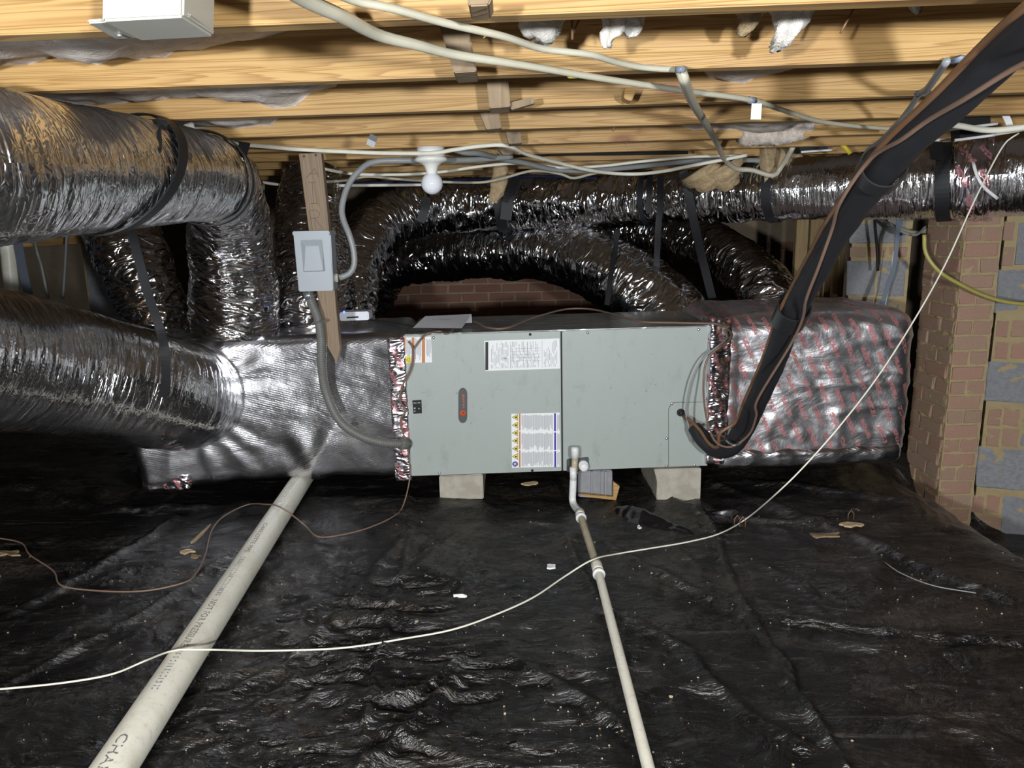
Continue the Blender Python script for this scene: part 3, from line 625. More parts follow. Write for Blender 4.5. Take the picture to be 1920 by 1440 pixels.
pl = softbox('supply_plenum', lx0, BL.x, 2.985, 3.58, .09, .715, .05, MAT['wrap'], n=(110, 56, 70), disp=qd, warp=lean_face,
             label='foil wrapped box plenum joining the left end of the air handler', cat='plenum')
for nm, (xa, xb, za, zb) in (('tape_strip', (ax0-.06, ax0+.014, .09, .70)), ('tape_strip', (lx0-.005, lx0+.2, .085, .15))):
    softbox(nm, xa, xb, 2.978, 3.1, za, zb, .012, MAT['foil_tape'], pl, n=(14, 8, 60), disp=lambda x, y, z: .004*fbm(x*30, y*20, z*30, 3), warp=tz)
rx1 = P(1712, 720, 3.0).x
qr = lambda x, y, z: .006*fbm(x*8+z*4, y*7, z*10+x*3, 3)+.011*np.clip(ridge(x*4.5, y*3, z*2.2+x*1.2)-.5, 0, 1)*sst(.5, .25, z)+.006*np.clip(ridge(x*1.5, y*3, z*7)-.6, 0, 1)*2
pr = softbox('return_plenum', TR.x+.001, rx1, 2.975, 3.62, .10, .74, .085, MAT['wrap_red'], n=(100, 56, 76), disp=qr, warp=tz,
             label='foil wrapped plenum with red print joining the right end of the air handler', cat='plenum')
softbox('tape_strip', ax1-.016, ax1+.075, 2.968, 3.1, .12, .735, .012, MAT['foil_tape'], pr, n=(16, 8, 60), disp=lambda x, y, z: .005*fbm(x*30, y*20, z*14, 3), warp=tz)
softbox('bottom_roll', ax1+.02, rx1-.03, 2.965, 3.1, .095, .19, .04, MAT['wrap'], pr, n=(60, 10, 14), disp=lambda x, y, z: .006*fbm(x*14, y*9, z*20, 3), warp=tz)

ac = thing('air_handler', (0.19, 3.3, az0), 'grey green air handler cabinet lying on its side on blocks', 'air handler')
def slab(name, px, Y, th, mat, par, bevel=0, **k): return plate(name, px, Y, th, MAT[mat], par, bevel, **k)
body = MB(); a = [P(757, 629, AY), P(1337, 612, AY), P(1326, 874, AY), P(766, 893, AY)]
a = [Vector((q.x, AY+.006, q.z)) for q in a]; body.quadhex(a, [q+Vector((0, .55, 0)) for q in a]).build('cabinet', MAT['ac'], ac, .003)
tp = [a[0]+Vector((.003, .004, -.001)), a[1]+Vector((-.003, .004, -.001)), a[1]+Vector((-.003, .545, -.001)), a[0]+Vector((.003, .545, -.001))]
MB().quadhex(tp, [q+Vector((0, 0, .004)) for q in tp]).build('top_sheet', MAT['ac_top'], ac)
slab('door_seam', [(1050, 622), (1055, 622), (1057, 883), (1052, 883)], AY+.003, .002, 'black', ac)
p1 = slab('blower_door', [(756, 629), (1051, 621), (1053, 883), (766, 893)], AY-.012, .018, 'ac', ac, .0025)
p2 = slab('coil_door', [(1054, 621), (1337, 612), (1325, 873), (1056, 883)], AY-.010, .016, 'ac', ac, .0025)
YF = AY-.0125
# pipe entry panel with rounded corner on the coil door
pts = [(1254, 875), (1254, 772)]+[(1254+14*(1-math.cos(k*math.pi/12)), 772-17*math.sin(k*math.pi/12)) for k in range(1, 7)]+[(1331, 754), (1326, 873)]
_cx, _cy = 1292, 815
slab('panel_gap', [(x+(-.9 if x < 1290 else 0), y-(.9 if y < 800 else 0)) for x, y in pts], AY-.0112, .001, 'charcoal', p2)
ep = slab('pipe_entry_panel', pts, AY-.0135, .003, 'ac', p2, .0008)
lathe('grommet', [(.016, 0), (.016, .008), (.010, .011), (.010, .002)], P(1276, 773, AY-.0125), MAT['rubber'], p2, axis=(0, -1, 0))
for s in ((1102, 624, 0), (1260, 757, 0), (1250, 822, 0), (1249, 874, 0), (1322, 748, 0), (1302, 872, 0), (1310, 618, 0), (813, 633, 0), (824, 887, 0), (994, 627, 1), (998, 882, 1)):
    lathe('screw', [(.0055, 0), (.0055, .002), (.003, .004)], P(s[0], s[1], AY-.0125), MAT['black' if s[2] else 'steel'], p1 if s[0] < 1052 else p2, axis=(0, -1, 0), seg=12)
def on(px, py, e=0.0): return P(px, py, YF-e)
# door handle with the maker's name reading upwards
hp = []
for k in range(24):
    an = 2*math.pi*k/24; hp.append((867.5+7.8*max(-1, min(1, 1.25*math.cos(an))), 761+33*math.copysign(abs(math.sin(an))**.55, math.sin(an))))
hd = slab('door_handle', hp, AY-.026, .016, 'charcoal', p1, .003)
v, f = textmesh('TRANE', .034)
vx = [q[0] for q in v]; x0, x1 = min(vx), max(vx); c0 = P(871.5, 766, AY-.0265); sc = (P(870, 741, AY-.0265).z-P(870, 768, AY-.0265).z)/(x1-x0)
MBt = MB(); MBt.v = [(c0.x-q[1]*sc*.62, c0.y, c0.z+(q[0]-x0)*sc) for q in v]; MBt.f = f; MBt.build('maker_name', MAT['orange'], hd)
lathe('maker_emblem', [(.0125, 0), (.0125, .001)], P(868, 775, AY-.026), MAT['orange'], hd, axis=(0, -1, 0), seg=24)
lathe('emblem_dot', [(.004, 0), (.004, .0006)], P(868.5, 774, AY-.0271), MAT['charcoal'], hd, axis=(0, -1, 0), seg=12)
# breaker window
bk = slab('breaker', [(773, 751), (790, 750), (791, 775), (775, 776)], AY-.016, .004, 'black', p1, .0008)
for q in ((775, 755, 781, 756.5), (783, 754.5, 788, 756), (776, 764, 779, 767), (776, 770, 779, 772)):
    slab('breaker_mark', [(q[0], q[1]), (q[2], q[1]), (q[2], q[3]), (q[0], q[3])], AY-.0165, .0004, 'print_grey', bk)
lathe('breaker_dot', [(.0022, 0), (.0022, .0006)], P(785.5, 766, AY-.0162), MAT['label_white'], bk, axis=(0, -1, 0), seg=10)
# labels: flat sheets with flat print
def quads(name, L, e, mat, par):
    m = MB()
    for x0, y0, x1, y1 in L: m.poly([on(x0, y0, e), on(x1, y0-(x1-x0)*.03, e), on(x1, y1-(x1-x0)*.03, e), on(x0, y1, e)])
    return m.build(name, MAT[mat], par)
lr = random.Random(11)
L1 = slab('rating_label', [(908, 639), (1049, 634.5), (1050.5, 691), (910, 695.5)], AY-.0135, .0012, 'label_white', p1)
quads('header_bar', [(910, 641.5, 915.5, 694)], .0016, 'print_black', L1)
pr_ = []
for cx in np.arange(921, 1045, 2.6):
    if 954 < cx < 957 or 1012 < cx < 1018: continue
    y = 641+lr.random()*26*(lr.random() < .7)
    while y < 690:
        e = min(690, y+lr.uniform(6, 26)); pr_.append((cx, y-(cx-910)*.032+1.5, cx+.9, e-(cx-910)*.032+1.5)); y = e+lr.uniform(2, 9)
quads('small_print', pr_, .0016, 'print_grey', L1)['kind'] = 'stuff'
quads('rule', [(957, 641, 957.6, 692), (988, 640, 988.6, 690), (1016, 639, 1016.6, 690)]+[(958, y, 1014, y+.5) for y in (654, 659, 665, 671, 677)], .0016, 'print_grey', L1)
for g in ((947, 672, 4),):
    quads('square_mark', [(g[0]-g[2], g[1]-.4, g[0]+g[2], g[1]+.4), (g[0]-.4, g[1]-g[2], g[0]+.4, g[1]+g[2])], .0017, 'print_black', L1)
L2 = slab('caution_label', [(755.5, 633), (808, 631), (810, 679.5), (758, 681)], AY-.0135, .0012, 'label_white', p1)
quads('orange_bar', [(755.5, 632.8, 760.5, 668), (772, 632.8, 777, 680), (791, 632.4, 797, 680)], .0016, 'print_orange', L2)
quads('small_print', [(x, 634+lr.random()*4, x+1.0, 676-lr.random()*16) for x in list(np.arange(762, 771, 1.9))+list(np.arange(779, 790, 1.9))+list(np.arange(799, 808, 1.9))], .0016, 'print_grey', L2)['kind'] = 'stuff'
quads('yellow_panel', [(758, 668.5, 770.5, 681)], .0017, 'print_yellow', L2)
m = MB().poly([on(760, 675, .002), on(768, 671, .002), on(768, 679, .002)]).build('warning_sign', MAT['print_black'], L2)
m = MB().poly([on(761.5, 675, .0022), on(767.3, 672, .0022), on(767.3, 678, .0022)]).build('warning_sign', MAT['print_yellow'], L2)
L3 = slab('warning_label', [(958.5, 776), (1049.5, 773.5), (1051, 875), (960, 877)], AY-.0135, .0012, 'label_white', p1)
quads('orange_bar', [(973, 775.5, 976, 807.5), (973, 809, 976, 842), (973, 844, 976, 876)], .0016, 'print_orange', L3)
quads('blue_bar', [(1039, 775, 1042.2, 808.5), (1039.2, 811, 1042.4, 844), (1039.4, 846, 1042.6, 876)], .0016, 'print_blue', L3)
pr_ = []
for ya, yb in ((777, 807.5), (811, 844), (846, 875)):
    for cx in list(np.arange(978, 1036, 1.9))+list(np.arange(1044.5, 1049, 1.9)): pr_.append((cx, ya+lr.random()*3, cx+1.15, yb-lr.random()*lr.random()*12))
quads('small_print', pr_, .0016, 'print_grey', L3)['kind'] = 'stuff'
for k in range(6):
    y = 782.5+14.7*k
    MB().poly([on(959.8, y, .0018), on(971, y-6.2, .0018), on(971, y+6.2, .0018)]).build('warning_sign', MAT['print_black'], L3)
    MB().poly([on(961.2, y, .0020), on(970.5, y-5.2, .0020), on(970.5, y+5.2, .0020)]).build('warning_sign', MAT['print_yellow'], L3)
    MB().poly([on(965.4, y-.8, .0022), on(969.4, y-2.4+.5*(k % 3), .0022), on(968.6, y+2, .0022), on(966, y+1.4, .0022)]).build('sign_symbol', MAT['print_black'], L3)
lathe('blue_disc', [(.0115, 0), (.0115, .0004)], on(965.8, 870, .0018), MAT['print_blue'], L3, axis=(0, -1, 0), seg=20)
quads('disc_symbol', [(963, 868, 968.5, 869.3), (963, 871, 968.5, 872.3)], .0026, 'label_white', L3)
# drain opening surround and spare drain stub
lathe('drain_plug', [(.021, 0), (.021, .03), (.017, .03), (.017, .05), (.008, .052)], P(1093, 870, AY-.012), MAT['pvc_clean'], p2, axis=(0, -1, 0))
slab('drain_boss', [(1063, 862), (1104, 858), (1104, 880), (1063, 886)], AY-.022, .012, 'charcoal', p2, .003)

# concrete blocks that carry it
def footblock(px, Y, dep, label, mat='pale_block', notch=False):
    a = [P(x, y, Y) for x, y in px]; zt = [q.z for q in a]
    o = MB().quadhex(a, [q+Vector((0, dep, 0)) for q in a]).build('concrete_block', MAT[mat], bevel=.004, label=label, cat='concrete block', group='blocks under the air handler'); return o
b1 = footblock([(823, 893), (905, 889), (907, 936), (825, 936)], 3.02, .38, 'pale concrete block under the left half of the air handler')
b2 = footblock([(1084, 884), (1148, 882), (1149, 936), (1084, 932)], 3.03, .38, 'grooved grey concrete block beside the drain trap', 'cblock')
for x in (1108, 1127, 1134): plate('groove_rib', [(x, 884), (x+3.5, 884), (x+3.5, 933), (x, 932)], 3.022, .01, MAT['cblock'], b2, .001)
b3 = MB(); pts = [(1226, 880), (1315, 878), (1313, 941), (1232, 942)]+[(1231, 930), (1232, 915), (1232, 902), (1229, 890)]
a = [P(x, y, 2.98) for x, y in pts]; b3.quadhex(a, [q+Vector((0, .38, 0)) for q in a]).build('concrete_block', MAT['pale_block'], bevel=.003, label='pale concrete block with a hollowed side under the right half of the air handler', cat='concrete block', group='blocks under the air handler')
plate('wood_shim', [(1150, 903), (1162, 912), (1155, 938), (1100, 932), (1086, 926), (1150, 932)], 3.0, .02, MAT['pine'], None, .001, label='broken pine shim beside the grooved block', cat='wood shim')

# ------------------------------------------------------------------ drain trap and drain line
tr = thing('condensate_drain', PF(1085, 955, .0), 'white drain trap with stained thin pipe running towards the camera', 'drain pipe')
Yt = 2.93; tw = lambda px: px*Yt/F
T0 = [P(1077, 846, Yt), P(1076, 880, Yt), P(1074, 910, Yt), P(1073, 930, Yt), P(1075, 944, Yt-.01)]
cable('riser', [P(1078, 860, Yt), P(1077, 880, Yt), P(1075, 905, Yt)], tw(6.0), MAT['pvc_tan'], tr, seg=20)
lathe('riser_cap', [(tw(7.6), 0), (tw(7.6), .036), (tw(6.6), .043), (tw(3), .046)], P(1078, 858, Yt), MAT['pvc_clean'], tr)
lathe('tee', [(tw(7), 0), (tw(7), .055)], P(1075, 900, Yt), MAT['pvc_clean'], tr)
cable('tee_inlet', [P(1075, 886, Yt), P(1076, 886, Yt+.04), P(1077, 886, AY)], tw(7), MAT['pvc_clean'], tr, seg=18)
D0 = PF(1092, 975, .02)
cable('elbow', [P(1075, 898, Yt), P(1074, 920, Yt), P(1073.5, 938, Yt), P(1078, 950, Yt-.03), P(1088, 960, Yt-.1)], tw(7), MAT['pvc_clean'], tr, seg=20, step=.008)
pA, pB, pC = PF(1088, 965, .03), PF(1120, 1065, .016), PF(1217, 1445, .016)
cable('drain_line', [pA, (pA+pB)/2, pB], .0134, MAT['pvc_tan'], tr, seg=20)
cable('drain_line', [pB, (pB+pC)/2, pC, pC+(pC-pB)*.25], .0134, MAT['pvc'], tr, seg=20)
dv = (pC-pB).normalized()
for q, l in ((pA, .05), (pB, .075)):
    cable('coupling', [q-dv*l*.5, q, q+dv*l*.5], .0185, MAT['pvc'], tr, seg=20)
    cable('coupling_rim', [q+dv*l*.5, q+dv*(l*.5+.006), q+dv*(l*.5+.012)], .0205, MAT['pvc_clean'], tr, seg=20)
# ------------------------------------------------------------------ large white pipe with print
RP = .0445
pa, pb = PF(578, 878, RP), PF(211, 1440, RP)
pa.z = pb.z = RP-.006
ax_ = (pb-pa).normalized(); side = Vector((0, 0, 1)).cross(ax_).normalized()
if side.x < 0: side = -side
pipe = tube('drainage_pipe', [(*(pa-ax_*.1), RP), (*pa, RP), (*((pa+pb)/2), RP), (*pb, RP), (*(pb+ax_*.5), RP)], MAT['pvc'], seg=40, step=.05,
            label='wide white plastic pipe with printed lettering lying on the black sheet', cat='pipe')
def pipe_text(txt, d0, d1, v0, size):
    v, f = textmesh(txt, size); xs = [q[0] for q in v]; k = (d1-d0)/(max(xs)-min(xs)); m = MB()
    for q in v:
        u = d0+(q[0]-min(xs))*k; an = (q[1]+v0)/RP
        m.v.append(tuple(pa+ax_*u+(Vector((0, 0, 1))*math.cos(an)+side*math.sin(an))*(RP+.0006)))
    m.f = f; m.build('pipe_print', MAT['pipe_ink'], pipe)
Lp = (pb-pa).length
def along(px, py): return (PF(px, py, RP*1.6)-pa).dot(ax_)
pipe_text('CHARLOTTE PIPE', along(511, 986), along(482, 1040), -.004, .022)
pipe_text('NOT FOR PRESSURE', along(422, 1130), along(360, 1218), -.004, .026)
pipe_text('CHARLOTTE', along(250, 1384), along(250, 1384)+.26, -.004, .03)
rl = random.Random(2); m = MB()
for d0, d1 in ((along(574, 890), along(548, 945)), (along(476, 1050), along(428, 1122)), (along(356, 1226), along(308, 1300))):
    u = d0
    while u < d1:                                  # smeared print, unreadable in the photograph
        w = rl.uniform(.003, .008); cs = []
        for uu, vv in ((u, -.004), (u+w, -.004), (u+w, .011), (u, .011)):
            an = (vv+rl.uniform(-.002, .002))/RP; cs.append(pa+ax_*uu+(Vector((0, 0, 1))*math.cos(an)+side*math.sin(an))*(RP+.0005))
        m.poly(cs); u += w+rl.uniform(.004, .010)
m.build('smeared_print', MAT['print_grey'], pipe, kind='stuff')

# ------------------------------------------------------------------ black insulated refrigerant line
LS = [(2040, -30, .98, 44), (1960, 30, 1.05, 43), (1880, 98, 1.16, 40), (1778, 196, 1.3, 35), (1672, 296, 1.5, 31), (1578, 420, 1.78, 27), (1542, 482, 1.92, 25), (1508, 544, 2.08, 24), (1478, 602, 2.22, 23), (1449, 682, 2.42, 22), (1415, 758, 2.6, 21), (1396, 800, 2.7, 20), (1372, 836, 2.76, 19), (1345, 842, 2.83, 18), (1320, 824, 2.88, 17), (1302, 800, 2.92, 13)]
LSr = rows(LS); ls = thing('refrigerant_line', LSr[-1][:3], 'thick black insulated pipe swooping from upper right down to the air handler', 'insulated pipe')
tube('foam_sleeve', LSr, MAT['rubber'], ls, seg=28, step=.012, disp=lambda th, s: .0025*fbm(np.cos(th)*2, np.sin(th)*2, s*14, 2))
cable('suction_tube', [P(1303, 803, 2.92), P(1292, 792, 2.94), P(1280, 777, AY)], .0085, MAT['copper'], ls, seg=14)
off = lambda k: [P(x-k*.93*w, y-k*.5*w, Y-.015) for x, y, Y, w in LS[:12]]
cable('liquid_line', off(.9)+[P(1350, 812, 2.7), P(1346, 838, 2.74), P(1330, 832, 2.80), P(1312, 806, 2.86), P(1295, 789, 2.9), P(1282, 777, 2.98)], .0066, MAT['copper'], ls, seg=12)
for a in (.26, .565): band('tape_wrap', LSr, a, .04 if a > .5 else .02, .008, MAT['tape'], ls)
cable('metal_clip', [P(1362, 826, 2.66), P(1372, 834, 2.62), P(1384, 834, 2.62), P(1392, 826, 2.66)], .004, MAT['steel'], ls)
cable('control_wire', [P(2030, 70, .98), P(1960, 102, 1.02), P(1895, 132, 1.08), P(1810, 185, 1.17), P(1740, 226, 1.28), P(1690, 262, 1.36), P(1630, 300, 1.5), P(1575, 380, 1.62), P(1560, 430, 1.75), P(1535, 500, 1.86), P(1512, 560, 1.98), P(1504, 600, 2.1), P(1480, 650, 2.22), P(1420, 750, 2.42), P(1418, 780, 2.5), P(1404, 815, 2.6), P(1370, 838, 2.66), P(1340, 826, 2.72), P(1324, 780, 2.8), P(1319, 720, 2.9), P(1328, 670, 2.92), P(1366, 640, 2.93), P(1371, 624, 2.95), P(1355, 612, 2.99)], .0042, MAT['brown_wire'],
      label='thin brown control wire running along the black insulated pipe', cat='wire')
cable('control_wire', [P(1358, 618, 2.97), P(1362, 636, 2.94), P(1320, 670, 2.93), P(1298, 710, 2.93), P(1287, 760, 2.93), P(1288, 786, 2.93), P(1300, 830, 2.93)], .0035, MAT['grey_cable'],
      label='thin grey wire looping over the coil door to the pipe entry', cat='wire')
cable('control_wire', [P(766, 640, 2.97)+Vector((0, 0, 0)), P(775, 655, 2.97), P(771, 690, 2.96), P(754, 725, 2.95), P(750, 752, 2.95), P(760, 770, 2.95), P(750, 790, 2.95), P(758, 818, 2.95), P(764, 834, 2.96)], .0042, MAT['brown_wire'],
      label='brown wire wandering down the left edge of the air handler', cat='wire')
zt = lambda px, py: PZ(px, py, az1+.01+tilt*(P(px, py, 3.2).x-BL.x))
cable('control_wire', [P(775, 655, 2.965), P(790, 635, 2.97), zt(800, 626), zt(826, 621), zt(838, 626), zt(856, 612), zt(874, 602), zt(892, 604), zt(914, 614), zt(950, 615), zt(1000, 596), zt(1060, 580), zt(1110, 580), zt(1160, 592), zt(1200, 603), zt(1260, 605), zt(1340, 607), zt(1362, 612)], .0042, MAT['brown_wire'],
      label='tan wire snaking across the top of the air handler', cat='wire')
cable('thin_cable', [zt(690, 600), zt(730, 604), zt(780, 612), zt(820, 617), zt(832, 622)], .003, MAT['black'], label='thin black cable leading to the papers on the air handler', cat='cable')

# papers and small device on top
pb_ = [zt(774, 616), zt(866, 617), zt(884, 607), zt(790, 608)]; pp = [zt(774, 616)+Vector((0, 0, .003)), zt(866, 617)+Vector((0, 0, .003)), P(884, 589, 3.22), P(797, 593, 3.22)]
pv = MB(); pv.quadhex([q+Vector((0, .004, .0)) for q in pp], pp)
pv.quadhex([pb_[2]+Vector((0, .03, 0)), pb_[3]+Vector((0, .03, 0)), pb_[3]+Vector((0, .034, 0)), pb_[2]+Vector((0, .034, 0))], [pp[2]+Vector((0, .002, -.002)), pp[3]+Vector((0, .002, -.002)), pp[3]+Vector((0, .004, -.002)), pp[2]+Vector((0, .004, -.002))])
o = pv.build('manual', MAT['paper'], label='folded white paper manual on top of the air handler', cat='manual')
ln = [pp[3].lerp(pp[2], .25).lerp(pp[0].lerp(pp[1], .25), .35), pp[3].lerp(pp[2], .65).lerp(pp[0].lerp(pp[1], .65), .35)]
_n = (pp[1]-pp[0]).cross(pp[3]-pp[0]).normalized(); _n = _n if _n.z > 0 else -_n; _w = (pp[0]-pp[3]).normalized()*.006
MB().poly([ln[0]+_n*.001, ln[1]+_n*.001, ln[1]+_n*.001+_w, ln[0]+_n*.001+_w]).build('title_line', MAT['print_grey'], o)
d = thing('small_device', P(665, 600, 3.2), 'small white electronic device with blue light on the left plenum', 'device')
plate('case', [(636, 586), (691, 584), (692, 600), (637, 602)], 3.2, .09, MAT['device'], d, .004)
plate('slot', [(650, 594), (672, 593), (672, 596), (650, 597)], 3.1985, .002, MAT['black'], d)
te = NT('blue indicator'); te.b.inputs['Emission Color'].default_value = (.05, .15, 1, 1); te.b.inputs['Emission Strength'].default_value = 6; MAT['led'] = te.out((.02, .05, .5), .3)
lathe('indicator_light', [(.004, 0), (.003, .003)], P(645, 584.5, 3.2), MAT['led'], d, axis=(0, -1, 0), seg=10)
cable('vent_pipe', [P(684, 610, 3.9), P(684, 560, 3.9), P(683, 500, 3.9)], .022, MAT['pvc_tan'], label='short cream plastic pipe standing behind the small device', cat='pipe', seg=18)

# ------------------------------------------------------------------ wooden post, disconnect box, conduits
post = thing('wooden_post', P(632, 680, 2.9), 'rough wooden post with AIR pencilled on it, carrying the grey box', 'post')
fr = [(560, 288), (602, 287), (618, 440), (637, 655), (631, 681), (606, 635)]
plate('timber', fr, 2.9, .04, MAT['post_wood'], post, .0015)
Yp = 2.8992
def stroke(pts, w=.9):
    m = MB()
    for a, b in zip(pts[:-1], pts[1:]):
        dx, dy = b[0]-a[0], b[1]-a[1]; l = math.hypot(dx, dy); nx_, ny_ = -dy/l*w/2, dx/l*w/2
        m.poly([P(a[0]+nx_, a[1]+ny_, Yp), P(b[0]+nx_, b[1]+ny_, Yp), P(b[0]-nx_, b[1]-ny_, Yp), P(a[0]-nx_, a[1]-ny_, Yp)])
    m.build('pencil_letter', MAT['pencil'], post)
stroke([(574, 334), (590, 316), (597, 332)]); stroke([(579, 326), (594, 325)])
stroke([(578, 342), (592, 342)]); stroke([(585, 342), (588, 382)]); stroke([(582, 382), (596, 381)])
stroke([(580, 395), (586, 432)]); stroke([(580, 395), (592, 394), (600, 400), (597, 408), (582, 410)]); stroke([(590, 409), (606, 430)])
for s in ((570, 293), (592, 291)): lathe('nail_head', [(.005, 0), (.004, .001)], P(*s, Yp), MAT['pencil'], post, axis=(0, -1, 0), seg=10)
sw = thing('disconnect_box', P(590, 547, 2.8), 'small grey metal disconnect box on the wooden post', 'electrical box')
plate('case', [(553, 440), (618, 438), (624, 545), (560, 547)], 2.81, .088, MAT['box_grey'], sw, .003)
plate('lid', [(550, 441), (620, 439), (625, 544.5), (560, 546.5)], 2.797, .014, MAT['box_grey'], sw, .003)
plate('hood', [(547.5, 434), (617, 432), (618.5, 441), (549, 443)], 2.785, .105, MAT['box_grey'], sw, .003)
rc = [(563, 450), (604, 448.5), (610, 508.5), (569, 510)]; ri = [(573, 462), (597, 461), (606, 507), (570, 508.5)]
m = MB(); o4 = [P(x, y, 2.7965) for x, y in rc]; i4 = [P(x, y, 2.786) for x, y in ri]
m.quadhex(o4, i4).build('pressed_panel', MAT['box_grey'], sw, .001)
t = thing('flexible_conduit', P(612, 700, 2.9), 'grey ribbed flexible conduit from the disconnect box to the air handler', 'conduit')
rib = lambda th, s: .0018*np.abs(np.sin(s*math.pi/.009))
tube('ribbed_hose', [(*P(x, y, Y), .0165) for x, y, Y in ((580, 552, 2.84), (586, 572, 2.85), (596, 596, 2.86), (602, 632, 2.87), (603, 680, 2.88), (610, 730, 2.9), (634, 785, 2.9), (672, 815, 2.91), (715, 829, 2.93), (752, 832, 2.96))], MAT['conduit'], t, seg=18, step=.003, disp=rib)
cable('end_fitting', [P(750, 832, 2.95), P(758, 832, 2.965), P(764, 832, 2.98)], .024, MAT['conduit'], t, seg=16)
cable('top_fitting', [P(577, 546, 2.84), P(579, 553, 2.84), P(581, 560, 2.842)], .019, MAT['steel'], t, seg=16)
cable('pipe_clip', [P(586, 608, 2.86), P(598, 602, 2.845), P(608, 602, 2.86), P(616, 600, 2.9)], .006, MAT['steel'], t)
t = thing('power_cable', P(660, 480, 2.9), 'grey power cable curving from the joists into the disconnect box', 'cable')
cable('jacket', [P(960, 294, 3.2), P(880, 300, 3.1), P(790, 301, 3.0), P(705, 303, 2.95), P(672, 322, 2.92), P(651, 352, 2.9), P(641, 390, 2.88), P(645, 415, 2.87), P(655, 440, 2.86), P(663, 470, 2.86), P(664, 497, 2.86), P(655, 513, 2.86), P(636, 521, 2.85)], .0115, MAT['grey_cable'], t, seg=14)
cable('gland', [P(624, 521, 2.85), P(630, 521, 2.85), P(634, 521, 2.85)], .017, MAT['white_plastic'], t, seg=14)
# ------------------------------------------------------------------ lamp holder with bulb
lb = PZ(808, 284, ZJ)
t = thing('bulb_holder', lb, 'white porcelain lamp holder with an unlit round bulb under the fifth joist', 'light')
lb = P(808, 290, 2.9)
kx = 2.9/F
lathe('mounting_box', [(25*kx, 0), (25*kx, 16*kx)], P(808, 294, 2.9), MAT['white_metal'], t)
lathe('holder', [(9*kx, -36*kx), (10*kx, -26*kx), (13*kx, -16*kx), (20*kx, -11*kx), (29*kx, -8*kx), (30*kx, -5*kx), (27*kx, 0)], P(808, 294, 2.9), MAT['porcelain'], t)
prof = [(7*kx, 12*kx), (8*kx, 18*kx)]
prof = [(19.5*kx*math.sin(a), 19.5*kx*math.cos(a)) for a in np.linspace(.02, math.pi-.45, 18)]+[(8*kx, -19*kx), (7.2*kx, -26*kx)]
lathe('bulb', prof, P(810, 344, 2.9), MAT['bulb'], t, axis=(0, 0, -1))

# ------------------------------------------------------------------ cables under the joists
ZC = ZJ-.008
def czs(l, z=ZC): return [PZ(x, y, z) for x, y in l]
_cz = czs([(480, -60), (570, -2), (640, 30), (710, 66), (780, 84), (850, 102), (940, 116), (1010, 127), (1085, 140), (1180, 155), (1290, 171), (1405, 187), (1460, 204), (1530, 226), (1600, 236), (1690, 243)], ZJ-.012); _n = len(_cz)
o = tube('thick_cable', [(*q, .0105-.0042*min(1, k/7)) for k, q in enumerate(_cz)], MAT['cream_cable'], seg=14, label='thick cream cable sweeping from top left across the joists', cat='cable')
cable('yellow_tape', [PZ(1066, 139, ZJ-.012), PZ(1074, 138, ZJ-.012), PZ(1081, 140, ZJ-.012)], .0075, MAT['yellow'], o)
cable('foil_clip', [PZ(1404, 187, ZJ-.012), PZ(1408, 188, ZJ-.012), PZ(1414, 189, ZJ-.012)], .0085, MAT['blue_grey'], o)
ribbon('foil_tag', [P(1419, 194, 1.75), P(1418, 208, 1.75), P(1417, 224, 1.75)], .023, .001, MAT['steel'], o)
o = cable('cable', czs([(560, -60), (650, -4), (740, 17), (830, 42), (900, 58), (950, 70), (1010, 90), (1060, 97), (1110, 103), (1160, 118), (1210, 127), (1276, 131)], ZJ-.01), .0056, MAT['cream_cable'], seg=12, label='cream cable above the thick one, stapled to the second joist', cat='cable')
st = PZ(1276, 131, ZJ-.01)
cable('cable_drop', [st, P(1283, 150, st.y+.02), P(1298, 190, st.y+.3), P(1325, 235, st.y+.9), P(1345, 270, 3.0), P(1358, 298, 3.3), P(1380, 316, 3.42), P(1410, 319, 3.42), P(1449, 329, 3.4), P(1465, 312, 3.4), P(1487, 276, 3.3)], .0105, MAT['cream_cable'], o, seg=12)
cable('staple', [PZ(1268, 131, ZJ-.004), PZ(1276, 130, ZJ-.02), PZ(1284, 130, ZJ-.004)], .006, MAT['blue_grey'], o)
cable('cable', [P(308, 245, 2.1), P(360, 256, 2.2), P(415, 267, 2.4), P(480, 273, 2.65), P(560, 280, 2.86), P(640, 284, 2.86), P(720, 287, 2.86), P(808, 287, 2.82), P(850, 281, 2.84), P(900, 274, 2.85), P(950, 273, 2.85), P(990, 290, 3.0), P(1050, 306, 3.2), P(1100, 318, 3.3), P(1150, 325, 3.4), P(1200, 326, 3.4), P(1250, 320, 3.3), P(1290, 312, 3.3), P(1400, 291, 3.3)], .0075, MAT['white_wire'], seg=10,
      label='ivory cable strung from the upper left duct strap across to the right', cat='cable')
o = cable('cable', [P(850, 280, 2.98), P(872, 286, 3.0), P(900, 288, 3.05), P(940, 298, 3.2), P(985, 306, 3.3), P(1040, 318, 3.4), P(1100, 320, 3.45), P(1180, 314, 3.5), P(1290, 303, 3.6), P(1380, 300, 3.6), P(1500, 302, 3.6), P(1560, 296, 3.6)], .011, MAT['grey_cable'], seg=10, label='grey cable leaving the bulb holder towards the right', cat='cable')
cable('cable', [P(606, 316, 3.3), P(640, 323, 3.3), P(680, 327, 3.3), P(760, 327, 3.3), P(830, 322, 3.3), P(900, 312, 3.3), P(970, 306, 3.35), P(1010, 310, 3.4), P(1060, 314, 3.4), P(1130, 311, 3.4), P(1200, 303, 3.4), P(1300, 294, 3.4), P(1400, 292, 3.4)], .0065, MAT['white_wire'], label='ivory cable passing behind the bulb neck', cat='cable')
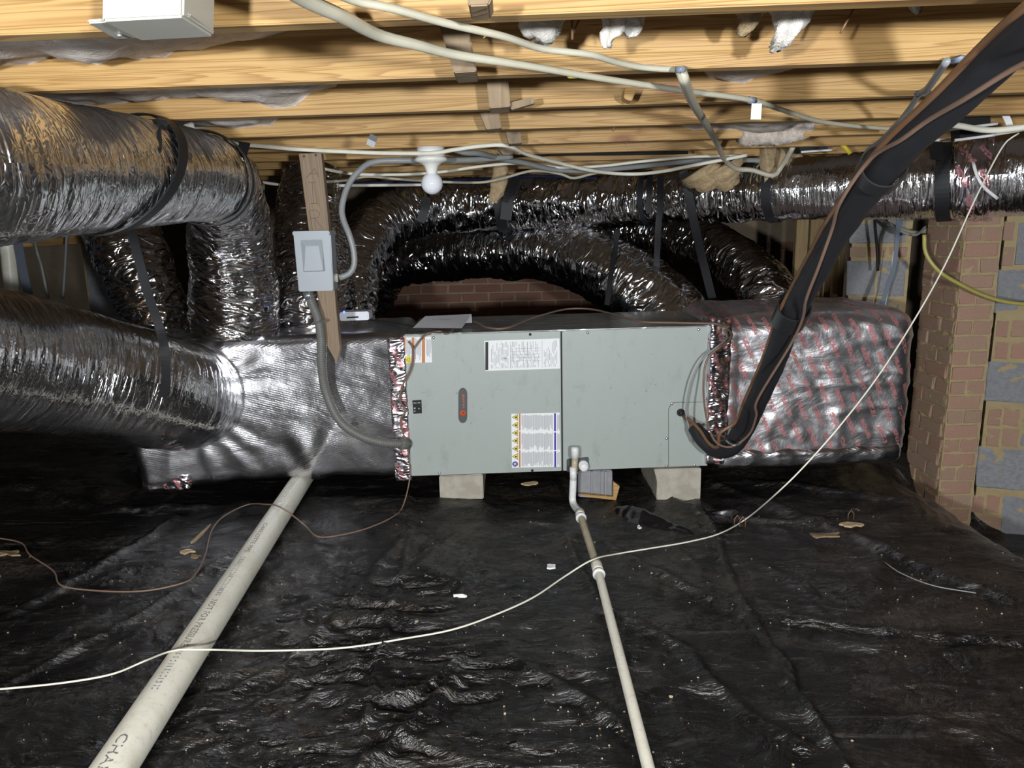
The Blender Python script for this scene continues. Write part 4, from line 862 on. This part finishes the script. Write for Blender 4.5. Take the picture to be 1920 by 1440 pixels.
cable('cable', [P(606, 341, 3.5), P(650, 338, 3.5), P(690, 331, 3.5), P(750, 336, 3.5), P(830, 341, 3.5), P(900, 342, 3.5), P(940, 335, 3.5), P(1000, 320, 3.5), P(1050, 326, 3.5), P(1075, 334, 3.5), P(1110, 326, 3.5), P(1160, 317, 3.5)], .006, MAT['cream_cable'], label='cream cable sagging behind the bulb', cat='cable')
cable('cable', [P(440, 330, 3.7), P(500, 343, 3.7), P(560, 349, 3.7), P(620, 348, 3.7), P(740, 347, 3.7), P(830, 346, 3.7)], .007, MAT['white_wire'], label='pale cable low behind the wooden post', cat='cable')
cable('water_tube', [P(480, 340, 3.8), P(560, 343, 3.8), P(660, 343, 3.8), P(780, 341, 3.8), P(900, 336, 3.85), P(1000, 330, 3.9), P(1120, 333, 3.9)], .006, MAT['blue_tube'], label='dark blue tube running behind the bulb', cat='tube')
cable('cable', [P(860, 298, 3.45), P(950, 293, 3.45), P(1050, 289, 3.4), P(1150, 288, 3.4), P(1290, 286, 3.4)], .007, MAT['black'], label='black cable under the sixth joist right of the bulb', cat='cable')
cable('cable', [P(1775, 115, 1.5), P(1740, 165, 1.72), P(1724, 176, 1.9), P(1705, 205, 2.05), P(1680, 235, 2.2), P(1650, 265, 2.5), P(1625, 285, 2.7), P(1612, 310, 2.9), P(1600, 340, 3.1)], .0075, MAT['grey_cable'], label='grey cable beside the black insulated pipe near the clamps', cat='cable')
for s, Y, lbx in (((1797, 113), 1.5, 'pale blue clamp on the second joist beside the black pipe'), ((1728, 175), 1.88, 'pale blue clamp on the third joist beside the black pipe')):
    cable('cable_clamp', [P(s[0]-10, s[1]+1, Y), P(s[0], s[1]-3, Y-.02), P(s[0]+12, s[1]-2, Y)], .007, MAT['blue_grey'], label=lbx, cat='clamp')
cable('cable', [P(1775, 233, 2.3), P(1800, 236, 2.3), P(1850, 244, 2.3), P(1900, 241, 2.3), P(1990, 228, 2.3)], .009, MAT['white_wire'], label='ivory cable at the right edge below the last joists', cat='cable')
cable('cable', [P(1730, 262, 2.6), P(1790, 262, 2.6), P(1860, 253, 2.6), P(1960, 236, 2.6)], .005, MAT['white_wire'], label='thin pale cable above the red taped duct joint', cat='cable')
cable('cable_end', [P(1578, 270, 3.2), P(1588, 280, 3.2), P(1594, 288, 3.2)], .009, MAT['yellow'], label='bright yellow cable end above the long duct', cat='cable')
cable('cable', [P(1733, 440, 3.3), P(1736, 475, 3.3), P(1760, 508, 3.28), P(1800, 533, 3.28), P(1850, 556, 3.3), P(1900, 568, 3.3), P(1990, 574, 3.3)], .0085, MAT['dull_yellow'], seg=10, label='dull yellow cable sagging across the brick pier', cat='cable')
for k in range(5):
    cable('coiled_cable', [P(1650+k*4, 410+k*2, 3.7-.02*k), P(1680+k*3, 425+k*2.5, 3.62-.02*k), P(1710+k*2, 434+k*1.6, 3.6-.02*k), P(1735, 436-k*3, 3.6)], .006, MAT[('grey_cable', 'dull_yellow', 'cream_cable', 'grey_cable', 'grey_cable')[k]],
          label=('topmost grey', 'dull yellow', 'cream', 'lower grey', 'lowest grey')[k]+' strand in the bundle of cables under the right duct', cat='cable', group='bundled cables by the pier')
ribbon('hanging_band', [P(1684, 296, 3.62), P(1684, 412, 3.56), P(1682, 450, 3.5), P(1676, 500, 3.5), P(1662, 545, 3.48), P(1651, 584, 3.46)], .02, .002, MAT['blue_grey'], label='blue grey band hanging in front of the block wall', cat='strap')
cable('cable', [P(1637, 284, 3.66), P(1640, 410, 3.66), P(1644, 460, 3.66), P(1646, 508, 3.66)], .007, MAT['black'], label='short dark cable hanging beside the blue grey band', cat='cable')
cable('thin_cable', [P(1676, 470, 3.6), P(1668, 530, 3.6), P(1658, 580, 3.6)], .003, MAT['white_wire'], label='thin pale wire behind the blue grey band', cat='wire')
# registers in the floor above
for pts, lips, Y, lbx in (([(1499, 274), (1552, 270), (1552, 283), (1500, 287)], [[(1502, 285, 1560, 281)]], 3.3, 'black floor register with one white lip, above the long duct'),
                          ([(1798, 216), (1857, 212), (1858, 258), (1800, 262)], [[(1770, 244, 1870, 232)], [(1790, 263, 1866, 253)]], 2.5, 'black floor register with two white lips at right, behind the black pipe')):
    o = thing('floor_register', P(pts[3][0], pts[3][1], Y), lbx, 'register')
    plate('opening', pts, Y, .05, MAT['black'], o)
    for l in lips:
        x0, y0, x1, y1 = l[0]; cable('lip', [P(x0, y0, Y-.03), P((x0+x1)/2, (y0+y1)/2, Y-.03), P(x1, y1, Y-.03)], .0045, MAT['white_metal'], o)
ribbon('metal_bracket', [P(702, 254, 2.36), P(698, 262, 2.355), P(694, 274, 2.36)], .025, .0015, MAT['steel'], label='bent galvanised bracket nailed to the fourth joist', cat='bracket')
ribbon('white_strip', [P(1883, 212, 2.45), P(1890, 226, 2.45), P(1894, 238, 2.45)], .02, .002, MAT['white_metal'], label='short white strip under the last joist at right', cat='strip')

# ------------------------------------------------------------------ hanger straps
def strap(label, pts, w=.042, **k): return ribbon('hanger_strap', pts, w, .003, MAT['strap'], label=label, cat='strap', group='black hanger straps', **k)
def frac(rws, px):
    R, s = crom([tuple(r) for r in rws], .02); return float(np.argmin([abs(px_of(q[:3])-px) for q in R]))/(len(R)-1)
def hang(label, rws, at, half=.02, tops=(), extra=.012, lean=0.0):
    t = thing('hanger_strap', rws[0][:3], label, 'strap', 'black hanger straps')
    o, c, r = band('sling', rws, at, half, extra, MAT['strap'], t, lean=lean)
    for tp in tops: ribbon('tail', tp, half*2, .003, MAT['strap'], t)
    return t
hang('black strap slung round the upper left duct under the third joist', DA[:7], frac(DA[:7], 232), .022, [[P(286, 290, 1.86), P(288, 262, 1.9), P(290, 246, 1.95), P(297, 233, 2.0)]], lean=.13)
cable('strap_knot', [P(284, 240, 1.98), P(296, 233, 1.98), P(314, 238, 1.98)], .016, MAT['tape'], label='knot of black tape where the ivory cable leaves the strap', cat='tape')
hang('black strap round the bend of the upper left duct', DA[:7], frac(DA[:7], 385), .02, [[P(405, 330, 2.3), P(408, 300, 2.35), P(410, 268, 2.4)]])
strap('wide black strap rising from the duct bend to the fourth joist', [P(396, 396, 2.5), P(420, 368, 2.48), P(437, 330, 2.48), P(448, 290, 2.5), P(455, 266, 2.52)], .05)
strap('long narrow black strap hanging from upper duct to lower duct', [P(240, 412, 2.3), P(256, 470, 2.38), P(276, 545, 2.42), P(298, 610, 2.45), P(309, 660, 2.42), P(311, 710, 2.44), P(305, 745, 2.47)], .03)
def hang2(label, at, top, half=.02):
    hang(label, DD[:11], frac(DD[:11], at), half, [[top[0], top[1], top[2]]])
hang2('black strap holding the long duct right of the tan insulation hank', 950, (P(948, 412, 4.1), P(954, 370, 4.1), P(972, 332, 4.15)), .03)
hang2('black strap holding the long duct above the arched duct, left one', 1217, (P(1216, 400, 3.8), P(1217, 360, 3.8), P(1219, 328, 3.85)), .014)
hang2('black strap round the long duct under the torn tan insulation', 1452, (P(1452, 380, 3.5), P(1450, 350, 3.5), P(1446, 318, 3.55)), .022)
strap('straight black strap hanging past the long duct, beside another', [P(1238, 330, 3.75), P(1238, 380, 3.7), P(1234, 430, 3.7), P(1231, 500, 3.75), P(1228, 578, 3.72)], .03)
strap('slanting black strap from the joists down between two arched ducts', [P(1281, 320, 3.7), P(1292, 370, 3.7), P(1304, 430, 3.75), P(1318, 490, 3.85), P(1336, 562, 3.9)], .042)
strap('short black strap lying over the arched duct', [P(1158, 430, 3.85), P(1153, 470, 3.8), P(1145, 520, 3.68), P(1138, 572, 3.6)], .026)
strap('narrow black strap below the bulb over the long duct', [P(800, 370, 4.1), P(796, 395, 4.08), P(788, 416, 4.08)], .045)
hang('broad black strap round the right duct beside the red taped joint', DD2, frac(DD2, 1775), .026, [[P(1757, 300, 3.06), P(1756, 282, 3.08), P(1755, 264, 3.1)]])
cable('plastic_tie', [P(1825, 305, 2.98), P(1832, 330, 2.95), P(1846, 352, 2.94), P(1870, 372, 2.95)], .006, MAT['white_metal'], label='white plastic tie on the red taped duct joint', cat='tie')

# ------------------------------------------------------------------ wires on the floor
fl = [(1910, 250, 2.6), (1880, 275, 2.6), (1830, 370, 2.55), (1775, 490, 2.5), (1720, 590, 2.45), (1650, 700, 2.4), (1580, 792, 2.36), (1510, 872, 2.36), (1455, 926, 2.4)]
pts = [P(*q) for q in fl]+[PF(x, y, .006) for x, y in ((1400, 972), (1350, 1000), (1290, 1016), (1220, 1028), (1160, 1038))]+[PF(1112, 1049, .04)]+[PF(x, y, .008) for x, y in ((1060, 1080), (1000, 1120), (930, 1152), (850, 1180), (760, 1197), (640, 1215), (500, 1220))]+[PF(385, 1218, .085), PF(325, 1220, .09)]+[PF(x, y, .008) for x, y in ((270, 1240), (210, 1264), (120, 1280), (0, 1292), (-120, 1300))]
cable('long_wire', pts, .0027, MAT['white_wire'], seg=8, label='long white wire drooping from upper right and crossing the floor to the left', cat='wire')
pts = [P(764, 834, 2.96), P(768, 870, 2.97), P(768, 900, 2.96)]+[PF(x, y, .008) for x, y in ((755, 950), (735, 970), (690, 990), (640, 1003), (596, 1006), (572, 985))]+[PF(540, 960, .075), PF(518, 948, .09), PF(500, 946, .07)]+[PF(x, y, .008) for x, y in ((465, 946), (420, 968), (397, 995), (385, 1040), (366, 1078), (340, 1094), (270, 1108), (190, 1108), (116, 1098), (100, 1070), (56, 1040), (40, 1018), (-10, 1008), (-80, 1000))]
cable('thermostat_wire', pts, .0027, MAT['brown_wire'], seg=8, label='brown wire wandering over the black sheet and the white pipe', cat='wire')
cable('thin_wire', [PF(x, y, .008) for x, y in ((1660, 1055), (1690, 1075), (1750, 1098), (1830, 1112))], .0018, MAT['grey_cable'], label='thin grey wire lying on the sheet at the right', cat='wire')
# loose bits
def chip(px, py, w, h, mat, label, cat='debris', name='wood_chip', th=.006, n=11, seed=0, group=None):
    r = random.Random(seed+px); c = PF(px, py, 0); k = c.y/F*1.15; z = .012; V0 = []
    for j in range(n):
        a = 2*math.pi*j/n; rr = r.uniform(.4, 1.15); V0.append(Vector((c.x+w*k/2*rr*math.cos(a), c.y+h*k*1.1*rr*math.sin(a), c.z+z+r.uniform(-.002, .004))))
    return MB().quadhex(V0, [v+Vector((0, 0, th)) for v in V0]).build(name, MAT[mat], label=label, cat=cat, group=group)
chip(1545, 1012, 66, 14, 'pine_block', 'long grey wood splinter on the sheet at the right', seed=1)
chip(1595, 992, 46, 8, 'ins_tan', 'tan scrap lying behind the long grey splinter', seed=2)
chip(1032, 1069, 18, 9, 'label_white', 'small white crumb on the sheet left of the thin drain pipe', seed=3, name='crumb')
chip(862, 1126, 24, 4, 'label_white', 'thin white flake above the crossing white wire', seed=4, name='flake')
chip(1198, 996, 10, 6, 'label_white', 'tiny white crumb in front of the grooved block', seed=5, name='crumb')
chip(352, 1042, 30, 12, 'ins_tan', 'tan scrap beside the brown wire left of the white pipe', seed=6, name='scrap')
chip(366, 1052, 22, 9, 'pine_block', 'small square yellow scrap by the bend of the brown wire', seed=7, name='scrap')
chip(376, 1010, 8, 40, 'ins_tan', 'narrow yellow straw beside the brown wire', seed=8, name='straw')
chip(1350, 972, 60, 18, 'fold', 'patch of shiny torn plastic behind the white wire', seed=9, name='plastic_scrap', th=.012)
chip(995, 913, 34, 7, 'ins_tan', 'orange tan streak of dried mud in the shade of the cabinet', seed=10, name='mud_streak')
chip(20, 1045, 50, 12, 'pine_block', 'yellowish scrap of plastic at the left edge', seed=12, name='scrap')
for s, l in (((1382, 985), 'left one of two bent wire pins near the white wire'), ((1392, 988), 'right one of two bent wire pins near the white wire'), ((1595, 975), 'bent wire pin beside the tan scrap at right')):
    q = PF(*s, .0); cable('wire_pin', [q+Vector((-.01, 0, .0)), q+Vector((-.01, 0, .035)), q+Vector((0, 0, .042)), q+Vector((.01, 0, .035)), q+Vector((.01, 0, 0))], .0018, MAT['copper'], label=l, cat='pin')
m = MB(); r = random.Random(9)                    # crumbs nobody could count
for k in range(420):
    cx, cy, sp = r.choice([(.3, 1.6, .5), (-.3, 1.9, .6), (1.0, 1.9, .6), (-1.1, 1.9, .5), (.1, 1.55, .12), (.5, 2.2, .5), (1.3, 2.2, .4), (-.1, 2.6, .5), (-.5, 1.3, .3), (-1.4, 2.3, .3)])
    x, y = cx+r.gauss(0, sp), cy+r.gauss(0, sp*.7)
    if not (.9 < y < 2.9): continue
    s = r.uniform(.0008, .0026)*(1 if r.random() < .95 else 1.8); z = floor_z(x, y)-.0005; a = r.uniform(0, 3)
    A = [Vector((x+s*math.cos(a+q*1.57)*r.uniform(.6, 1.4), y+s*math.sin(a+q*1.57)*r.uniform(.6, 1.4), z)) for q in range(4)]
    m.quadhex(A, [v+Vector((0, 0, s)) for v in A])
m.build('crumbs', MAT['pvc_tan'], label='pale crumbs of debris strewn over the black sheet', cat='debris', kind='stuff')
# shiny fold of plastic pulled up in front of the blocks
nF, mF = 70, 25; V = []; f = []
for a in range(nF):
    u = a/(nF-1); c = PF(1155+u*150, 944+u*54, 0); w = (.085*(1-u)**.6+.008)*(.35+.65*min(1, u*6)); h = (.06*(1-u)**.8+.008)*(.3+.7*min(1, u*5))
    for b in range(mF):
        t_ = b/(mF-1)*2-1; x, y = c.x+t_*w*.3, c.y+t_*w*.95-.015*math.sin(u*5)
        V.append((x, y, floor_z(x, y)-.006+h*math.exp(-4*t_*t_)*(1+.25*float(noise(u*4, t_*1.5, 2.0)))+.010*math.exp(-((t_+.55)/.13)**2)*(u > .35)*(u-.35)))
for a in range(nF-1):
    for b in range(mF-1): f.append((a*mF+b, (a+1)*mF+b, (a+1)*mF+b+1, a*mF+b+1))
add('plastic_fold', np.array(V), f, MAT['fold'], smooth=True, label='shiny raised fold of black plastic in front of the blocks', cat='plastic fold')
# ------------------------------------------------------------------ far corners
for px, w, lb in ((1490, 24, 'upright old plank left of the black pipe, behind the duct'), (1516, 26, 'second upright old plank behind the black pipe'), (1546, 22, 'narrow upright plank nearest the block wall')):
    a = P(px, 500, 4.35); wd_ = w*4.35/F; MB().box(a.x, a.x+wd_-.006, 4.35, 4.39, -.3, 1.41).build('upright_plank', MAT['plank'], bevel=.003, label=lb, cat='plank', group='upright planks beyond the ducts')
a = P(1565, 500, 4.15); MB().box(a.x, a.x+.035, 4.1, 4.19, -.3, 1.41).build('upright_stud', MAT['plank'], bevel=.003, label='thin dark stud standing against the end of the block wall', cat='stud')
plate('beam', [(-80, 452), (180, 436), (184, 455), (-80, 470)], 4.6, .09, MAT['pine'], None, .004, label='pine beam glimpsed at far left under the upper duct', cat='beam')
cable('soil_pipe', [P(14, 450, 3.9), P(18, 500, 3.9), P(24, 560, 3.9), P(30, 640, 3.9)], .036, MAT['pvc'], seg=20, label='cream plastic pipe standing at the left edge between the ducts', cat='pipe')
ribbon('hanging_band', [P(26, 340, 3.8), P(32, 440, 3.8), P(38, 480, 3.8), P(48, 530, 3.8), P(60, 580, 3.8)], .045, .004, MAT['blue_grey'], label='wide grey band hanging beside the cream pipe at left', cat='strap')
cable('cable', [P(50, 336, 4.24), P(66, 455, 4.0), P(78, 500, 4.0), P(90, 560, 4.0)], .008, MAT['grey_cable'], label='grey cable hanging right of the wide grey band', cat='cable')
cable('cable', [P(126, 330, 4.3), P(125, 425, 4.3), P(123, 480, 4.3), P(118, 560, 4.3)], .008, MAT['grey_cable'], label='dark cable hanging left of the pale block wall', cat='cable')
